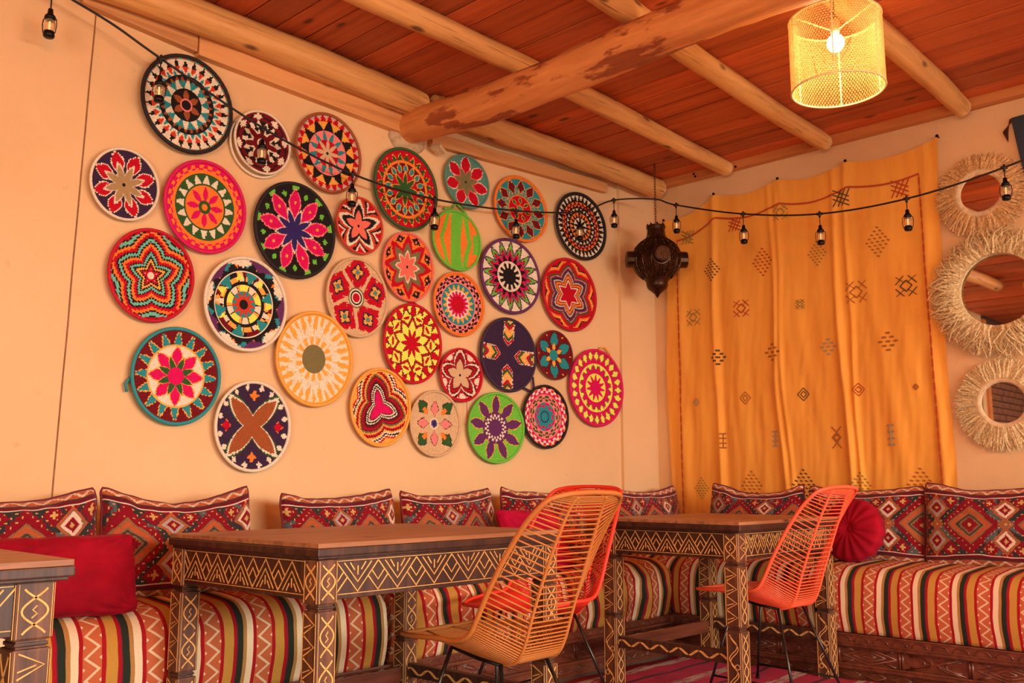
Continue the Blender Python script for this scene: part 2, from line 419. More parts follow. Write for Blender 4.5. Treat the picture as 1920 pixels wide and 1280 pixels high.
log('ceiling_log', (3.2, 3.63, 2.975), (5.27, 3.60, 2.985), .07, .068, M['log'], (.008, .005, 1.6), 4.1, 'pale peeled log along the top of the basket wall between the crossbeam and the corner')
log('ceiling_log', (.2, 2.93, 2.985), (5.265, 3.04, 2.998), .062, .050, M['log'], (.02, .004, 2.6), 2.2, 'peeled ceiling log ending above the hanging metal lantern side of the yellow cloth')
log('ceiling_log', (.4, 2.18, 2.985), (5.265, 2.36, 2.998), .066, .051, M['log'], (.02, .004, 2.1), 5.0, 'peeled ceiling log passing between the crossbeam and the woven pendant lamp')
log('ceiling_log', (.8, 1.42, 2.985), (5.265, 1.60, 2.998), .068, .053, M['log'], (.018, .004, 2.0), 7.7, 'peeled ceiling log ending at the right wall, right of the woven pendant lamp')
log('ceiling_log', (1.0, .62, 2.985), (5.265, .80, 2.992), .07, .06, M['log'], (.018, .004, 2.0), 9.1, 'peeled ceiling log outside the picture to the right')
log('crossbeam', (3.09, 3.73, 2.830), (3.20, -3.2, 2.80), .088, .118, M['beam'], (.015, .012, 4.0), 3.0, 'big rough reddish crossbeam running out from the basket wall under the ceiling logs', 26, 90, .10)
# a loose log end seen in the middle mirror
log('ceiling_log', (-3.6, 2.6, 2.90), (.35, 2.55, 2.93), .075, .08, M['log'], (.02, .01, 2), 11., 'peeled log end showing in the middle raffia mirror')
# wall plate boards below the log
def plateboard(x0, z0, x1, z1, h, th, label):
    mb = MB(); a = V0 - th
    P = [(x0, a, z0), (x1, a, z1), (x1, V0, z1), (x0, V0, z0)]; Q = [(p[0], p[1], p[2] + h) for p in P]
    mb.v = [Vector(p) for p in P + Q]
    mb.f = [(3, 2, 1, 0), (4, 5, 6, 7), (0, 1, 5, 4), (1, 2, 6, 5), (2, 3, 7, 6), (3, 0, 4, 7)]
    o = mb.build('wall_plate', M['plate']); tag(o, label, 'board')
    bv = o.modifiers.new('b', 'BEVEL'); bv.width = .004; bv.segments = 2
plateboard(1.36, 2.872, 1.86, 2.835, .10, .04, 'short rough plank end under the log at the top left of the basket wall')
plateboard(1.865, 2.822, 3.03, 2.79, .12, .045, 'long rough plank under the log above the baskets, left of the crossbeam')
plateboard(3.24, 2.782, 4.80, 2.868, .07, .045, 'narrow plank under the log above the baskets, right of the crossbeam')
# crumbled plaster patch where the crossbeam enters the wall
bm = bmesh.new(); bmesh.ops.create_uvsphere(bm, u_segments=20, v_segments=12, radius=1)
for v in bm.verts:
    q = 1 + .12 * mnoise.noise(v.co * 2.5)
    v.co = Vector((3.09 + v.co.x * .125 * q, V0 - .002 + v.co.y * .03, 2.79 + v.co.z * .10 * q))
tag(from_bm('plaster_patch', bm, simple('grey_patch_plaster', (.52, .36, .20), .9), None, True), 'grey crumbly plaster patch around the wall end of the crossbeam', 'plaster')
box_chip = box('wood_wedge', (-.035, -.03, -.01), (.035, .03, .01), M['frame_w'], None, .003)
box_chip.location = (3.27, V0 - .06, 2.755); box_chip.rotation_euler = (0, .35, .3); tag(box_chip, 'small pale wooden wedge under the crossbeam at the wall', 'wedge')

# ------------------------------------------------------------ woven wall baskets
PC = dict(K=(.018, .012, .012), W=(.80, .66, .47), R=(.52, .004, .018), M=(.66, .006, .10), O=(.88, .21, .028), G=(.035, .10, .025),
          L=(.16, .52, .045), T=(.025, .26, .27), B=(.34, .085, .025), N=(.42, .26, .11), U=(.13, .03, .11), P=(.88, .22, .20),
          Y=(.82, .80, .10), V=(.035, .02, .12), D=(.17, .008, .012), S=(.82, .165, .105), A=(.86, .38, .06), E=(.10, .25, .19),
          H=(.58, .42, .34), F=(.60, .05, .02), I=(.20, .16, .06), C=(.16, .50, .36), Q=(.045, .02, .05), J=(.66, .42, .22))
def paint(ops, r, th):
    c = np.zeros(r.shape + (3,)); c[:] = PC[ops[0]]
    for op in ops[1:]:
        k = op[0]
        if k == 'b': m = (r >= op[1]) & (r < op[2]); col = op[3]
        else:
            if k in 'TPD':
                n, r0, r1, w0, w1, ph, col = op[1:8]
                fr = ((th / (2 * PI) * n + ph + .5) % 1) - .5          # -.5..+.5 about each axis
                q = (r - r0) / (r1 - r0); inr = (q >= 0) & (q < 1); qq = np.clip(q, 0, 1)
                if k == 'T': m = inr & (np.abs(fr) < (w0 + (w1 - w0) * qq) / 2)
                if k == 'P': m = inr & (np.abs(fr) < w0 / 2 * np.sin(PI * qq ** w1) ** 1.05)
                if k == 'D': m = inr & (np.abs(fr) * 2 / w0 + np.abs(qq - .5) * 2 < 1)
                if len(op) > 8: m = m & ((np.arange(r.shape[0])[:, None] + np.arange(r.shape[1])[None, :]) % 2 == 0)
            elif k == 'C':
                r0, r1, rows, n, ph, col = op[1:7]
                q = (r - r0) / (r1 - r0) * rows
                m = (q >= 0) & (q < rows) & ((np.floor(q) + np.floor(th / (2 * PI) * n * 2 + ph)) % 2 == 0)
            elif k == 'S':                                             # nested star contours
                n, rin, rout, ph, pw, bands = op[1:7]
                fr = np.abs(((th / (2 * PI) * n + ph + .5) % 1) - .5) * 2
                s = rin + (rout - rin) * (1 - fr) ** pw; v = r / s
                for vm, cc in bands[::-1]: c[v < vm] = PC[cc]
                continue
            elif k == 'W':                                             # additive waves
                n, amp, ph, pw, bands = op[1:6]
                fr = np.abs(((th / (2 * PI) * n + ph + .5) % 1) - .5) * 2
                v = r - amp * ((1 - fr) ** pw - .5) * np.clip(r * 2.5, 0, 1)
                for vm, cc in bands[::-1]: c[v < vm] = PC[cc]
                continue
            elif k == 'A':                                             # four arms of stacked chevrons
                n, ph, hw, r0, seq, kk = op[1:7]
                a = (((th / (2 * PI) * n + ph + .5) % 1) - .5) / n * 2 * PI
                al = r * np.cos(a); ac = np.abs(r * np.sin(a))
                v = (al - ac * kk - r0) / (.98 - r0); idx = np.floor(v * len(seq)).astype(int)
                for j, cc in enumerate(seq): c[(idx == j) & (ac < hw)] = PC[cc]
                c[(v > -.02) & (v < 1.0) & (ac >= hw) & (ac < hw + .03) & (np.mod(v * 21, 1) < .6)] = PC['W']; c[(np.abs(np.mod(v * len(seq), 1) - .93) < .07) & (ac < hw) & (v > -.02) & (v < 1) & ((idx % 3) != 1)] = PC['W']
                continue
            elif k == 'X':                                             # small spots: n spots at radius rc, size s
                n, rc, s, ph, col = op[1:6]
                a = (((th / (2 * PI) * n + ph + .5) % 1) - .5) / n * 2 * PI
                dx = r * np.sin(a); dy = r * np.cos(a) - rc
                m = (np.abs(dx) + np.abs(dy) < s)
                if len(op) > 6: m = m & ((np.abs(dx) < s * .33) | (np.abs(dy) < s * .33))
        c[m] = PC[col]
    return c
def petal(n, r0, r1, w, k, ph, fill, line, d=.02, dot=False):
    e = d * n / PI / max(.3, (r0 + r1) / 2) * .5 + .02
    d *= 1.5; e = d * n / PI / max(.3, (r0 + r1) / 2) * .7 + .04
    a = ['P', n, r0 - d, r1 + d, w + e, k, ph, line]
    return [tuple(a), ('P', n, r0, r1, w, k, ph, fill)]
DESIGN = [
 # 1 teal/cream with black rim
 ('W', ('b', .92, 1, 'E'), ('C', .92, .96, 1, 30, 0, 'B'), ('T', 26, .52, .74, 1, .0, 0, 'T'), ('D', 26, .62, .92, .85, 0, .5, 'W'), ('D', 26, .64, .90, .66, 0, .5, 'F'), ('T', 26, .80, .92, .55, .1, .5, 'K'),
  ('b', .50, .62, 'K'), ('T', 26, .50, .60, .7, .1, 0, 'B'), ('b', 0, .50, 'T'), ('T', 12, .30, .52, .98, .15, 0, 'W'), ('b', 0, .33, 'K'), ('P', 6, .08, .33, .75, .6, .1, 'B'), ('b', 0, .13, 'P'), ('b', 0, .10, 'K')),
 # 2
 ('Q',) + tuple(petal(8, .20, .93, .74, 1.05, .5, 'R', 'W', .02)) + (('S', 8, .24, .58, .5, 1, [(1, 'N'), (1.16, 'W')]), ('b', 0, .03, 'K')),
 # 3
 ('M', ('b', .74, .92, 'O'), ('C', .80, .92, 2, 26, 0, 'M'), ('b', .50, .74, 'G'), ('T', 16, .53, .71, .8, .1, 0, 'W'), ('b', 0, .50, 'O'), ('b', .47, .50, 'G'), ('P', 8, .10, .46, .62, .8, 0, 'M'), ('b', 0, .16, 'G'), ('b', 0, .06, 'O')),
 # 4
 ('D', ('b', .72, .90, 'D'), ('C', .80, .92, 2, 6, 0, 'K'), ('D', 8, .72, .95, .55, 0, .3, 'W'), ('b', .30, .72, 'W'), ('T', 14, .52, .72, .1, .9, 0, 'K'), ('X', 7, .46, .10, .5, 'K'), ('P', 7, .12, .66, .55, .7, 0, 'D'), ('b', .60, .66, 'K'), ('T', 14, .56, .70, .7, .2, .5, 'W'), ('b', .12, .17, 'W'), ('b', 0, .12, 'D')),
 # 5
 ('B', ('b', .60, .88, 'A'), ('b', .88, 1, 'H'), ('T', 26, .82, .98, .95, .15, 0, 'R'), ('T', 12, .56, .86, 1, .05, 0, 'K'), ('b', 0, .58, 'P'), ('T', 12, .40, .58, .2, .8, 0, 'P'), ('T', 12, .34, .56, .75, .1, .5, 'T'), ('b', 0, .36, 'R'), ('S', 8, .10, .40, 0, 1, [(1, 'J')]), ('b', 0, .03, 'K')),
 # 6
 ('K', ('T', 9, .88, 1.01, .20, .36, .05, 'L'), ('X', 9, .80, .07, .55, 'L', 1)) + tuple(petal(9, .26, .88, .66, .85, .05, 'M', 'P', .02)) + (('X', 9, .60, .045, .05, 'A'), ('S', 9, .20, .46, .55, 1, [(1, 'V'), (1.12, 'W')])),
 # 7
 ('R', ('S', 5, .34, .80, .05, 1.1, [(.70, 'S'), (1.0, 'K'), (1.22, 'W'), (1.5, 'F'), (1.8, 'K'), (2.1, 'W')]), ('b', 0, .03, 'K'), ('b', .96, 1.01, 'F')),
 # 8
 ('R', ('T', 24, .72, .92, .95, .0, 0, 'A'), ('T', 24, .74, .88, .75, .05, 0, 'G'), ('b', .67, .71, 'O'), ('b', 0, .67, 'D')) + tuple(petal(16, .40, .63, .55, 1, 0, 'T', 'A', .02)) + (('b', .40, .43, 'O'), ('b', 0, .40, 'R'), ('S', 8, .16, .42, 0, 1, [(1, 'G'), (1.14, 'A')])),
 # 9
 ('E',) + tuple(petal(7, .22, .98, .72, 1.0, .08, 'R', 'W', .02)) + (('S', 7, .28, .55, .58, 1, [(1, 'I'), (1.1, 'P')]), ('b', 0, .03, 'K')),
 # 10
 ('O', ('b', 0, .93, 'T'), ('D', 12, .46, .95, .9, 0, 0, 'A'), ('D', 12, .49, .92, .78, 0, 0, 'D'), ('D', 12, .40, .62, .65, 0, .5, 'A'), ('D', 12, .42, .60, .5, 0, .5, 'E'), ('b', .40, .44, 'O'), ('b', 0, .40, 'R'), ('P', 7, .14, .40, .5, 1, 0, 'A'), ('P', 7, .17, .38, .34, 1, 0, 'G'), ('b', .10, .15, 'O'), ('b', 0, .10, 'E')),
 # 11
 ('K', ('T', 34, .76, .95, .05, .85, 0, 'W'), ('b', .60, .74, 'D'), ('T', 26, .66, .75, .05, .9, 0, 'O'), ('T', 26, .57, .66, .05, .85, .5, 'S'), ('T', 22, .46, .56, .05, .85, 0, 'W'), ('T', 18, .27, .42, .1, .95, 0, 'O'), ('b', 0, .27, 'W'), ('S', 8, .10, .28, 0, 1, [(1, 'K')])),
 # 12
 ('C', ('W', 5, .26, .06, 1.0, [(.10, 'W'), (.16, 'R'), (.20, 'K'), (.26, 'A'), (.31, 'K'), (.38, 'C'), (.42, 'K'), (.50, 'R'), (.58, 'O'), (.62, 'K'), (.69, 'C'), (.73, 'K'), (.80, 'R'), (.87, 'O'), (.91, 'K'), (.99, 'C'), (1.03, 'K'), (1.1, 'R')]), ('b', 0, .12, 'R'), ('b', 0, .09, 'W'), ('b', .94, 1.01, 'R')),
 # 13
 ('K', ('T', 20, .80, .96, .05, .8, 0, 'O'), ('T', 10, .80, .96, .05, .7, 0, 'T'), ('T', 5, .80, .96, .05, .7, .1, 'W'), ('T', 5, .80, .96, .05, .6, .7, 'U'), ('C', .50, .72, 2, 9, 0, 'A'), ('T', 9, .50, .72, .4, .0, .25, 'W'), ('C', .60, .72, 1, 5, .2, 'D'), ('T', 7, .52, .70, .4, .1, .3, 'Y'), ('T', 6, .46, .76, .1, .5, .8, 'T'), ('b', .72, .76, 'K'), ('b', 0, .46, 'K'), ('T', 5, .26, .43, .50, .62, .1, 'Y'), ('T', 5, .26, .43, .30, .35, .6, 'W'), ('T', 5, .26, .43, .12, .12, .33, 'A'), ('b', 0, .28, 'T'), ('P', 11, .10, .30, .6, .8, 0, 'F'), ('b', 0, .18, 'F'), ('b', 0, .11, 'K')),
 # 14
 ('T', ('b', .64, .95, 'D'), ('T', 16, .64, .94, .84, .16, 0, 'A'), ('T', 16, .66, .91, .66, .08, 0, 'T'), ('b', .64, .68, 'A'), ('b', 0, .64, 'W')) + tuple(petal(8, .18, .62, .74, .8, 0, 'M', 'A', .015)) + (('S', 8, .16, .42, .5, 1, [(1, 'G'), (1.1, 'A')]), ('b', 0, .19, 'M')),
 # 15
 ('Q', ('S', 4, .27, 1.02, .5, 1.5, [(.86, 'B'), (.96, 'W'), (1.05, 'G')]), ('X', 4, .70, .13, 0, 'O', 1), ('X', 2, .70, .12, .5, 'R'), ('D', 8, .80, .97, .22, 0, .28, 'W'), ('D', 8, .80, .97, .22, 0, .72, 'W')),
 # 16
 ('A', ('T', 15, .24, .66, .62, .12, 0, 'W'), ('T', 15, .48, .88, .42, .08, .34, 'W'), ('T', 30, .70, .92, .10, .60, .5, 'W'), ('P', 15, .42, .84, .42, 1, .68, 'W'), ('b', 0, .30, 'I'), ('b', .93, 1.01, 'A')),
 # 17
 ('J', ('X', 5, .66, .46, 0, 'R'), ('D', 20, .36, .96, .5, 0, .1, 'J'), ('X', 5, .66, .38, 0, 'R'), ('D', 10, .30, .62, .35, 0, .25, 'R'), ('X', 5, .66, .25, 0, 'Q'), ('X', 5, .66, .19, 0, 'A', 1), ('X', 5, .66, .09, 0, 'E'), ('b', 0, .27, 'I'), ('b', 0, .23, 'W'), ('b', 0, .20, 'K'), ('b', 0, .17, 'W'), ('b', 0, .11, 'R')),
 # 18
 ('S', ('S', 8, .40, .70, .03, 1, [(.62, 'S'), (.72, 'W'), (1.05, 'I'), (1.38, 'R'), (1.75, 'O')]), ('D', 8, .74, .97, .55, 0, .53, 'K'), ('X', 8, .83, .05, .53, 'O'), ('b', .95, 1.01, 'S'), ('b', 0, .03, 'K')),
 # 19 (painted below by its own stripes)
 ('O',),
 # 20
 ('U', ('T', 16, .64, 1.0, .02, .95, .5, 'W'), ('T', 16, .66, .94, .92, .05, 0, 'U'), ('T', 16, .50, .90, 1, .05, 0, 'L'), ('T', 16, .50, .76, 1, .05, 0, 'D'), ('T', 16, .44, .72, 1, .05, 0, 'M'), ('b', 0, .54, 'M'), ('T', 16, .42, .60, .9, .05, 0, 'K'), ('b', 0, .42, 'W'), ('T', 12, .22, .37, .62, .5, 0, 'K'), ('b', 0, .24, 'K')),
 # 21
 ('R', ('W', 6, .25, .04, .9, [(.20, 'R'), (.26, 'R'), (.31, 'W'), (.35, 'D'), (.43, 'O'), (.47, 'D'), (.53, 'H'), (.57, 'K'), (.64, 'U'), (.67, 'P'), (.73, 'G'), (.84, 'R'), (.89, 'O'), (.94, 'A'), (.98, 'K')]), ('b', .93, 1.01, 'R')),
 # 22
 ('R', ('D', 10, .16, .62, 1.15, 0, 0, 'K'), ('D', 10, .18, .60, 1.02, 0, 0, 'Y'), ('D', 10, .48, .88, .98, 0, .5, 'K'), ('D', 10, .50, .86, .88, 0, .5, 'Y'), ('T', 10, .62, .70, .3, .6, .5, 'R'), ('T', 20, .74, 1.0, .05, .78, .5, 'K'), ('T', 20, .76, .97, .05, .62, .5, 'Y'), ('b', 0, .20, 'R')),
 # 23
 ('O', ('b', .70, .93, 'K'), ('C', .72, .92, 3, 22, 0, 'P'), ('b', .66, .70, 'P'), ('b', .44, .66, 'T'), ('T', 18, .47, .62, .8, .1, 0, 'A'), ('b', .42, .47, 'W'), ('b', 0, .42, 'M'), ('T', 16, .30, .44, .1, .7, 0, 'W'), ('b', 0, .27, 'R')),
 # 24
 ('Q', ('A', 4, -.03, .17, .26, 'RGAARGA', 0.9)),
 # 25
 ('R', ('S', 5, .36, .86, .06, .8, [(.70, 'J'), (.82, 'D'), (.92, 'R'), (1.04, 'D'), (1.18, 'W'), (1.28, 'K'), (1.5, 'R')]), ('T', 5, .70, .92, .1, .55, .56, 'W'), ('T', 15, .74, .92, .05, .12, .2, 'R'), ('b', .93, 1.01, 'R'), ('b', 0, .03, 'K')),
 # 26
 ('D',) + tuple(petal(6, .30, .97, .72, .75, 0, 'T', 'K', .015)) + tuple(petal(6, .18, .52, .55, .7, 0, 'A', 'K', .02)) + (('b', 0, .22, 'T'), ('X', 6, .9, .05, .5, 'A')),
 # 27
 ('M', ('D', 24, .70, 1.0, .95, 0, 0, 'G'), ('D', 24, .72, .98, .82, 0, 0, 'Y'), ('b', .36, .64, 'M'), ('b', .60, .64, 'Y'), ('T', 16, .46, .62, .15, .95, 0, 'G'), ('T', 16, .49, .64, .1, .85, 0, 'Y'), ('b', 0, .38, 'Y'), ('T', 11, .18, .36, .9, .05, 0, 'M'), ('b', 0, .21, 'M')),
 # 28
 ('A', ('W', 3, .46, .13, .95, [(.22, 'M'), (.26, 'D'), (.31, 'W'), (.36, 'K'), (.40, 'W'), (.44, 'K'), (.52, 'D'), (.57, 'R'), (.62, 'D'), (.67, 'I'), (.72, 'A'), (.77, 'R'), (.81, 'D'), (.86, 'A'), (.90, 'W'), (.94, 'K'), (.98, 'W'), (1.03, 'R')]), ('b', .94, 1.01, 'A')),
 # 29
 ('J', ('D', 4, .18, .72, .50, 0, 0, 'K'), ('D', 4, .20, .69, .44, 0, 0, 'P'), ('D', 4, .40, .98, .42, 0, .5, 'K'), ('D', 4, .43, .95, .36, 0, .5, 'G'), ('T', 4, .44, .66, .22, .12, .5, 'O'), ('b', 0, .18, 'W'), ('b', 0, .11, 'V')),
 # 30
 ('L',) + tuple(petal(9, .30, .96, .62, .85, .03, 'U', 'A', .015)) + (('b', 0, .48, 'U'), ('T', 9, .30, .60, .04, .04, .53, 'A'), ('b', .26, .36, 'U'), ('C', .26, .38, 2, 16, 0, 'W')),
 # 31
 ('O', ('C', .92, 1.01, 1, 15, 0, 'K'), ('b', .72, .92, 'M'), ('C', .76, .92, 2, 22, 0, 'W'), ('b', .44, .72, 'P'), ('C', .50, .70, 3, 13, 0, 'G'), ('b', 0, .46, 'M'), ('C', .28, .46, 2, 7, 0, 'T'), ('b', 0, .30, 'T'), ('b', .16, .19, 'V')),
]
BASK = [  # x, z, rx, rz, rim colour, dish depth, label
 (1.831, 2.584, .214, .222, 'K', .03, 'large black-rimmed basket with teal, cream and rust triangle rings, topmost on the wall'),
 (1.581, 2.163, .146, .154, 'W', .02, 'cream-rimmed black basket with a red eight-petal flower round a tan star, leftmost of the baskets'),
 (1.941, 2.146, .196, .210, 'M', .02, 'magenta and orange basket with checked border, white teeth on green and a pink flower'),
 (2.207, 2.513, .150, .153, 'W', .02, 'small maroon, black and cream basket with a cream double rim beside the large teal one'),
 (2.575, 2.560, .198, .203, 'B', .02, 'basket with red teeth on its edge, black points and a pink centre'),
 (2.401, 2.132, .225, .234, 'K', .02, 'black basket with nine magenta petals, green crosses and a navy star'),
 (2.776, 2.231, .147, .149, 'F', .02, 'small basket with a salmon five-point star outlined black, cream and red'),
 (3.073, 2.491, .220, .225, 'G', .02, 'dark green rimmed basket with red and green triangles, small teal petals and a green star'),
 (3.518, 2.638, .175, .156, 'E', .02, 'teal basket with seven red petals and a brown star under the ceiling plank'),
 (3.968, 2.576, .235, .201, 'O', .02, 'orange-rimmed basket with maroon and teal diamonds round a red centre'),
 (4.537, 2.585, .254, .221, 'K', .02, 'black-rimmed basket with rings of cream and orange triangles, nearest the corner at the top'),
 (1.717, 1.803, .187, .199, 'R', .02, 'red-rimmed basket with wavy five-point star bands in mint, orange and black'),
 (2.152, 1.741, .209, .216, 'W', .045, 'deep black basket with a pale rim and yellow, orange and white patches in circles'),
 (1.850, 1.393, .200, .208, 'T', .02, 'teal-rimmed basket with eight pink petals on white and teal teeth on maroon'),
 (2.220, 1.199, .192, .204, 'W', .02, 'white-rimmed purple basket with a big brown four-point star, lowest on the left'),
 (2.534, 1.531, .218, .229, 'A', .02, 'yellow-orange and cream sunburst basket with an olive centre'),
 (2.773, 1.862, .190, .202, 'J', .02, 'straw basket with five red and black clusters around a small target'),
 (3.098, 2.074, .175, .187, 'S', .02, 'orange-red basket with a salmon eight-point star outlined olive'),
 (3.444, 2.282, .186, .172, 'L', .02, 'orange basket with broad lime green stripes'),
 (3.877, 2.149, .254, .225, 'U', .02, 'basket with cream and green points round magenta and a black toothed centre'),
 (4.414, 2.118, .264, .232, 'R', .02, 'red-rimmed basket with purple and orange six-point waves and a white-edged red star'),
 (3.137, 1.670, .200, .213, 'R', .02, 'red basket covered in neon yellow leaf diamonds'),
 (3.465, 1.925, .193, .181, 'O', .02, 'orange-rimmed basket with a pink and black checked ring, teal ring and crimson centre'),
 (3.860, 1.682, .234, .217, 'Q', .02, 'plain black basket with four arms of red, green and orange chevrons'),
 (3.486, 1.533, .162, .149, 'R', .02, 'small crimson and white basket with a swirling five-petal flower'),
 (4.267, 1.721, .168, .152, 'D', .02, 'small maroon basket with a six-point turquoise star and yellow petals'),
 (4.673, 1.550, .275, .249, 'M', .02, 'magenta basket with rings of neon yellow diamonds and teeth, nearest the corner'),
 (2.935, 1.325, .193, .199, 'A', .02, 'maroon basket with a three-lobed crimson leaf and orange rim'),
 (3.301, 1.260, .179, .177, 'J', .02, 'brown straw basket with pink, orange and green diamonds round a navy dot'),
 (3.763, 1.257, .227, .201, 'L', .02, 'lime green basket with a purple nine-petal flower'),
 (4.183, 1.341, .206, .191, 'K', .02, 'checked-ring basket in pink, white, orange and black with a turquoise centre'),
]
def basket(i, x, z, rx, rz, rimc, dish, label):
    R = (rx + rz) / 2; N = max(20, int(R / .0075)); Mn = int(max(130, min(200, N * 7)))
    root = empty('woven_basket', (x, V0, z), 0, label, 'basket', 'woven baskets on the wall')
    sx, sz = rx / R, rz / R; Ri = R * .965
    # coils: three profile points each, flat colour per stitch
    rad = []; hgt = []
    for n in range(N):
        for q, h in ((0, 0), (.3, 1), (.7, 1)): rad.append((n + q) / N); hgt.append(h)
    rad.append(1.0); hgt.append(0)
    rad = np.array(rad); hgt = np.array(hgt); rad[0] = .004
    th = np.arange(Mn) * 2 * PI / Mn
    A, T = np.meshgrid(rad, th, indexing='ij')
    rr = A * Ri; dep = .018 + dish * .55 * (A ** 2.2) + hgt[:, None] * .0028
    if dish > .04: dep = dep - .012 * np.exp(-((A - .72) / .03) ** 2)
    V = np.stack([rr * np.sin(T) * sx, -dep, rr * np.cos(T) * sz], -1).reshape(-1, 3)
    F = gridF(Mn, len(rad), True)
    cr = (np.arange(N) + .5) / N; ct = (np.arange(Mn) + .5) * 2 * PI / Mn
    CR, CT = np.meshgrid(cr, ct, indexing='ij')
    jit = .10 * (1 / N); CT2 = CT + (np.random.rand(N, Mn) - .5) * .02
    C = paint(DESIGN[i], CR + (np.random.rand(N, Mn) - .5) * jit, CT2)
    if i == 18:
        X = CR * np.sin(CT); Zz = CR * np.cos(CT)
        C[(np.abs(X) < .20 + .05 * np.abs(Zz))] = PC['L']
        C[np.abs(X - (.60 - .28 * np.abs(Zz - .05) ** .8)) < .09] = PC['L']
        C[np.abs(X + (.62 - .28 * np.abs(Zz) ** .8)) < .07] = PC['L']
        C[(X > .72) & (np.abs(Zz) < .35)] = PC['L']
    C = C * (1 + (np.random.rand(N, Mn, 1) - .5) * .22)
    C = np.repeat(C[:, None], 3, 1).reshape(3 * N, Mn, 3).reshape(-1, 3)
    cmesh('woven_face', V, F[:, ::-1], C, M['thread'], root)
    # rim: wrapped coil
    ns = 96; mb = MB(); tr = max(.006, R * .038)
    ring = [((R - tr) * math.sin(a) * sx, -(.018 + dish * .55 + .002), (R - tr) * math.cos(a) * sz) for a in np.linspace(0, 2 * PI, ns, endpoint=False)]
    for k in range(ns):      # slight stitch bumps
        pass
    rads = [tr * (1 + .06 * (k % 2)) for k in range(ns)]
    mb.tube(ring, rads, 8, closed=True)
    m = mats_rim.setdefault(rimc, simple('rim_yarn_' + str(len(mats_rim)), PC[rimc], .75, 0, 200, .2, .3))
    mb.build('rim', m, root, True)
    # back of the tray, resting on the wall
    mb = MB(); mb.lathe([(R * .95, 0), (R * .6, .012), (R * .25, .017), (.001, .017)], 40)
    mb.v = [Vector((v.x * sx, -.012 - dish * .5 * (1 - v.z / .017) + .0 * v.z, v.y * sz)) for v in mb.v]
    mb.build('back', m, root, True)
    mb = MB(); mb.tube([(0, -.002, R * .05), (0, -.014, R * .05)], .004, 6); mb.build('wall_nail', M['nail'], root)
    return root
mats_rim = {}
roots = []
for i, b in enumerate(BASK): roots.append(basket(i, *b))
def loop_on(root, pts, r, mat):
    mb = MB(); mb.tube(pts, r, 6); return mb.build('hanging_loop', mat, root, True)
loop_on(roots[18], [(-.09, -.02, .165), (-.03, -.02, .185), (.0, -.02, .215), (.05, -.02, .19), (.11, -.02, .13)], .007, mats_rim['L'])
loop_on(roots[23], [(.13, -.02, -.18), (.20, -.02, -.20), (.225, -.02, -.20), (.222, -.02, -.15), (.215, -.02, -.11)], .007, mats_rim['Q'])
loop_on(roots[26], [(.02, -.02, .235), (.06, -.02, .265), (.10, -.02, .27), (.15, -.02, .235), (.17, -.02, .20)], .006, mats_rim['A'])
loop_on(roots[21], [(-.03, -.02, .205), (.0, -.02, .225), (.04, -.02, .205)], .006, mats_rim['R'])
loop_on(roots[24], [(.04, -.03, -.14), (.045, -.03, -.26), (.03, -.03, -.27)], .0018, mats_rim['P'] if 'P' in mats_rim else mats_rim['R'])
mb = MB(); mb.tube([(.145 * math.sin(a) - .012, -.014, .150 * math.cos(a) - .014) for a in np.linspace(0, 2 * PI, 60, endpoint=False)], .006, 6, closed=True)
mb.build('lower_rim', mats_rim['W'], roots[3], True)
loop_on(roots[13], [(-.195, -.02, -.02), (-.213, -.02, -.05), (-.205, -.02, -.08)], .006, mats_rim['T'])

# ------------------------------------------------------------ yellow cloth on the right wall
tp = empty('tapestry', (U0 - .02, 2.66, 2.87), 0, 'large yellow-orange embroidered cloth nailed to the right wall in scallops', 'tapestry')
nails = [(3.60, 2.765), (3.195, 2.868), (2.727, 2.868), (2.279, 2.876), (1.741, 2.891)]
def cloth_top(y):
    for (a, za), (b, zb) in zip(nails, nails[1:]):
        if y >= b:
            q = (a - y) / (a - b); q = min(max(q, 0), 1)
            return za + (zb - za) * q - .042 * (1 - abs(2 * q - 1) ** 1.7)
    return nails[-1][1]
def cloth(s, t):
    yl = 3.60 - .012 * math.sin(t * 9); yr = 1.741 + .03 * min(1, t * 3) + .006 * math.sin(t * 14)
    y = yl + (yr - yl) * s; zt = cloth_top(y); z = zt + (.52 - zt) * t
    d = .012
    for c, a, wd, sl in ((.20, .026, .012, .02), (.222, -.012, .02, .02), (.43, .022, .010, .03), (.452, .014, .008, .03), (.655, .028, .011, .04), (.70, .018, .008, .02), (.86, .008, .03, 0), (.955, .014, .014, .01), (.06, .010, .02, .02)):
        cc = c + sl * t + .004 * math.sin(t * 11 + c * 40)
        d += a * math.exp(-((s - cc) / wd) ** 2) * min(1, .25 + t * 1.4)
    d += .012 * (mnoise.noise(Vector((s * 9, t * 1.8, 3))) + .5) * min(1, t * 3 + .1)
    d += .009 * mnoise.noise(Vector((s * 24 + math.sin(t * 6) * .8, t * 4.0, 9))) * min(1, t * 2) + .004 * mnoise.noise(Vector((s * 55 + t * 6, t * 9, 4))) * min(1, t * 1.6)
    # nail pulls
    if t < .35:
        for ny, nz in nails:
            q = (y - ny); d += .008 * math.exp(-(q / .03) ** 2) * (1 - t / .35)
    return Vector((U0 - max(.004, d), y, z))
nu, nv = 240, 120
Vc = np.array([cloth(i / (nu - 1), j / (nv - 1)) for j in range(nv) for i in range(nu)])
Vc -= np.array(tp.location)
cmesh('cloth', Vc, gridF(nu, nv)[:, ::-1], None, M['tapestry'], tp)
for ny, nz in nails:
    mb = MB(); mb.tube([(U0 - .0, ny, nz), (U0 - .03, ny, nz + .002)], [.004, .004], 8); mb.tube([(U0 - .030, ny, nz + .002), (U0 - .033, ny, nz + .002)], .009, 10)
    mb.v = [v - Vector(tp.location) for v in mb.v]; mb.build('nail', M['nail'], tp)
embm = {}
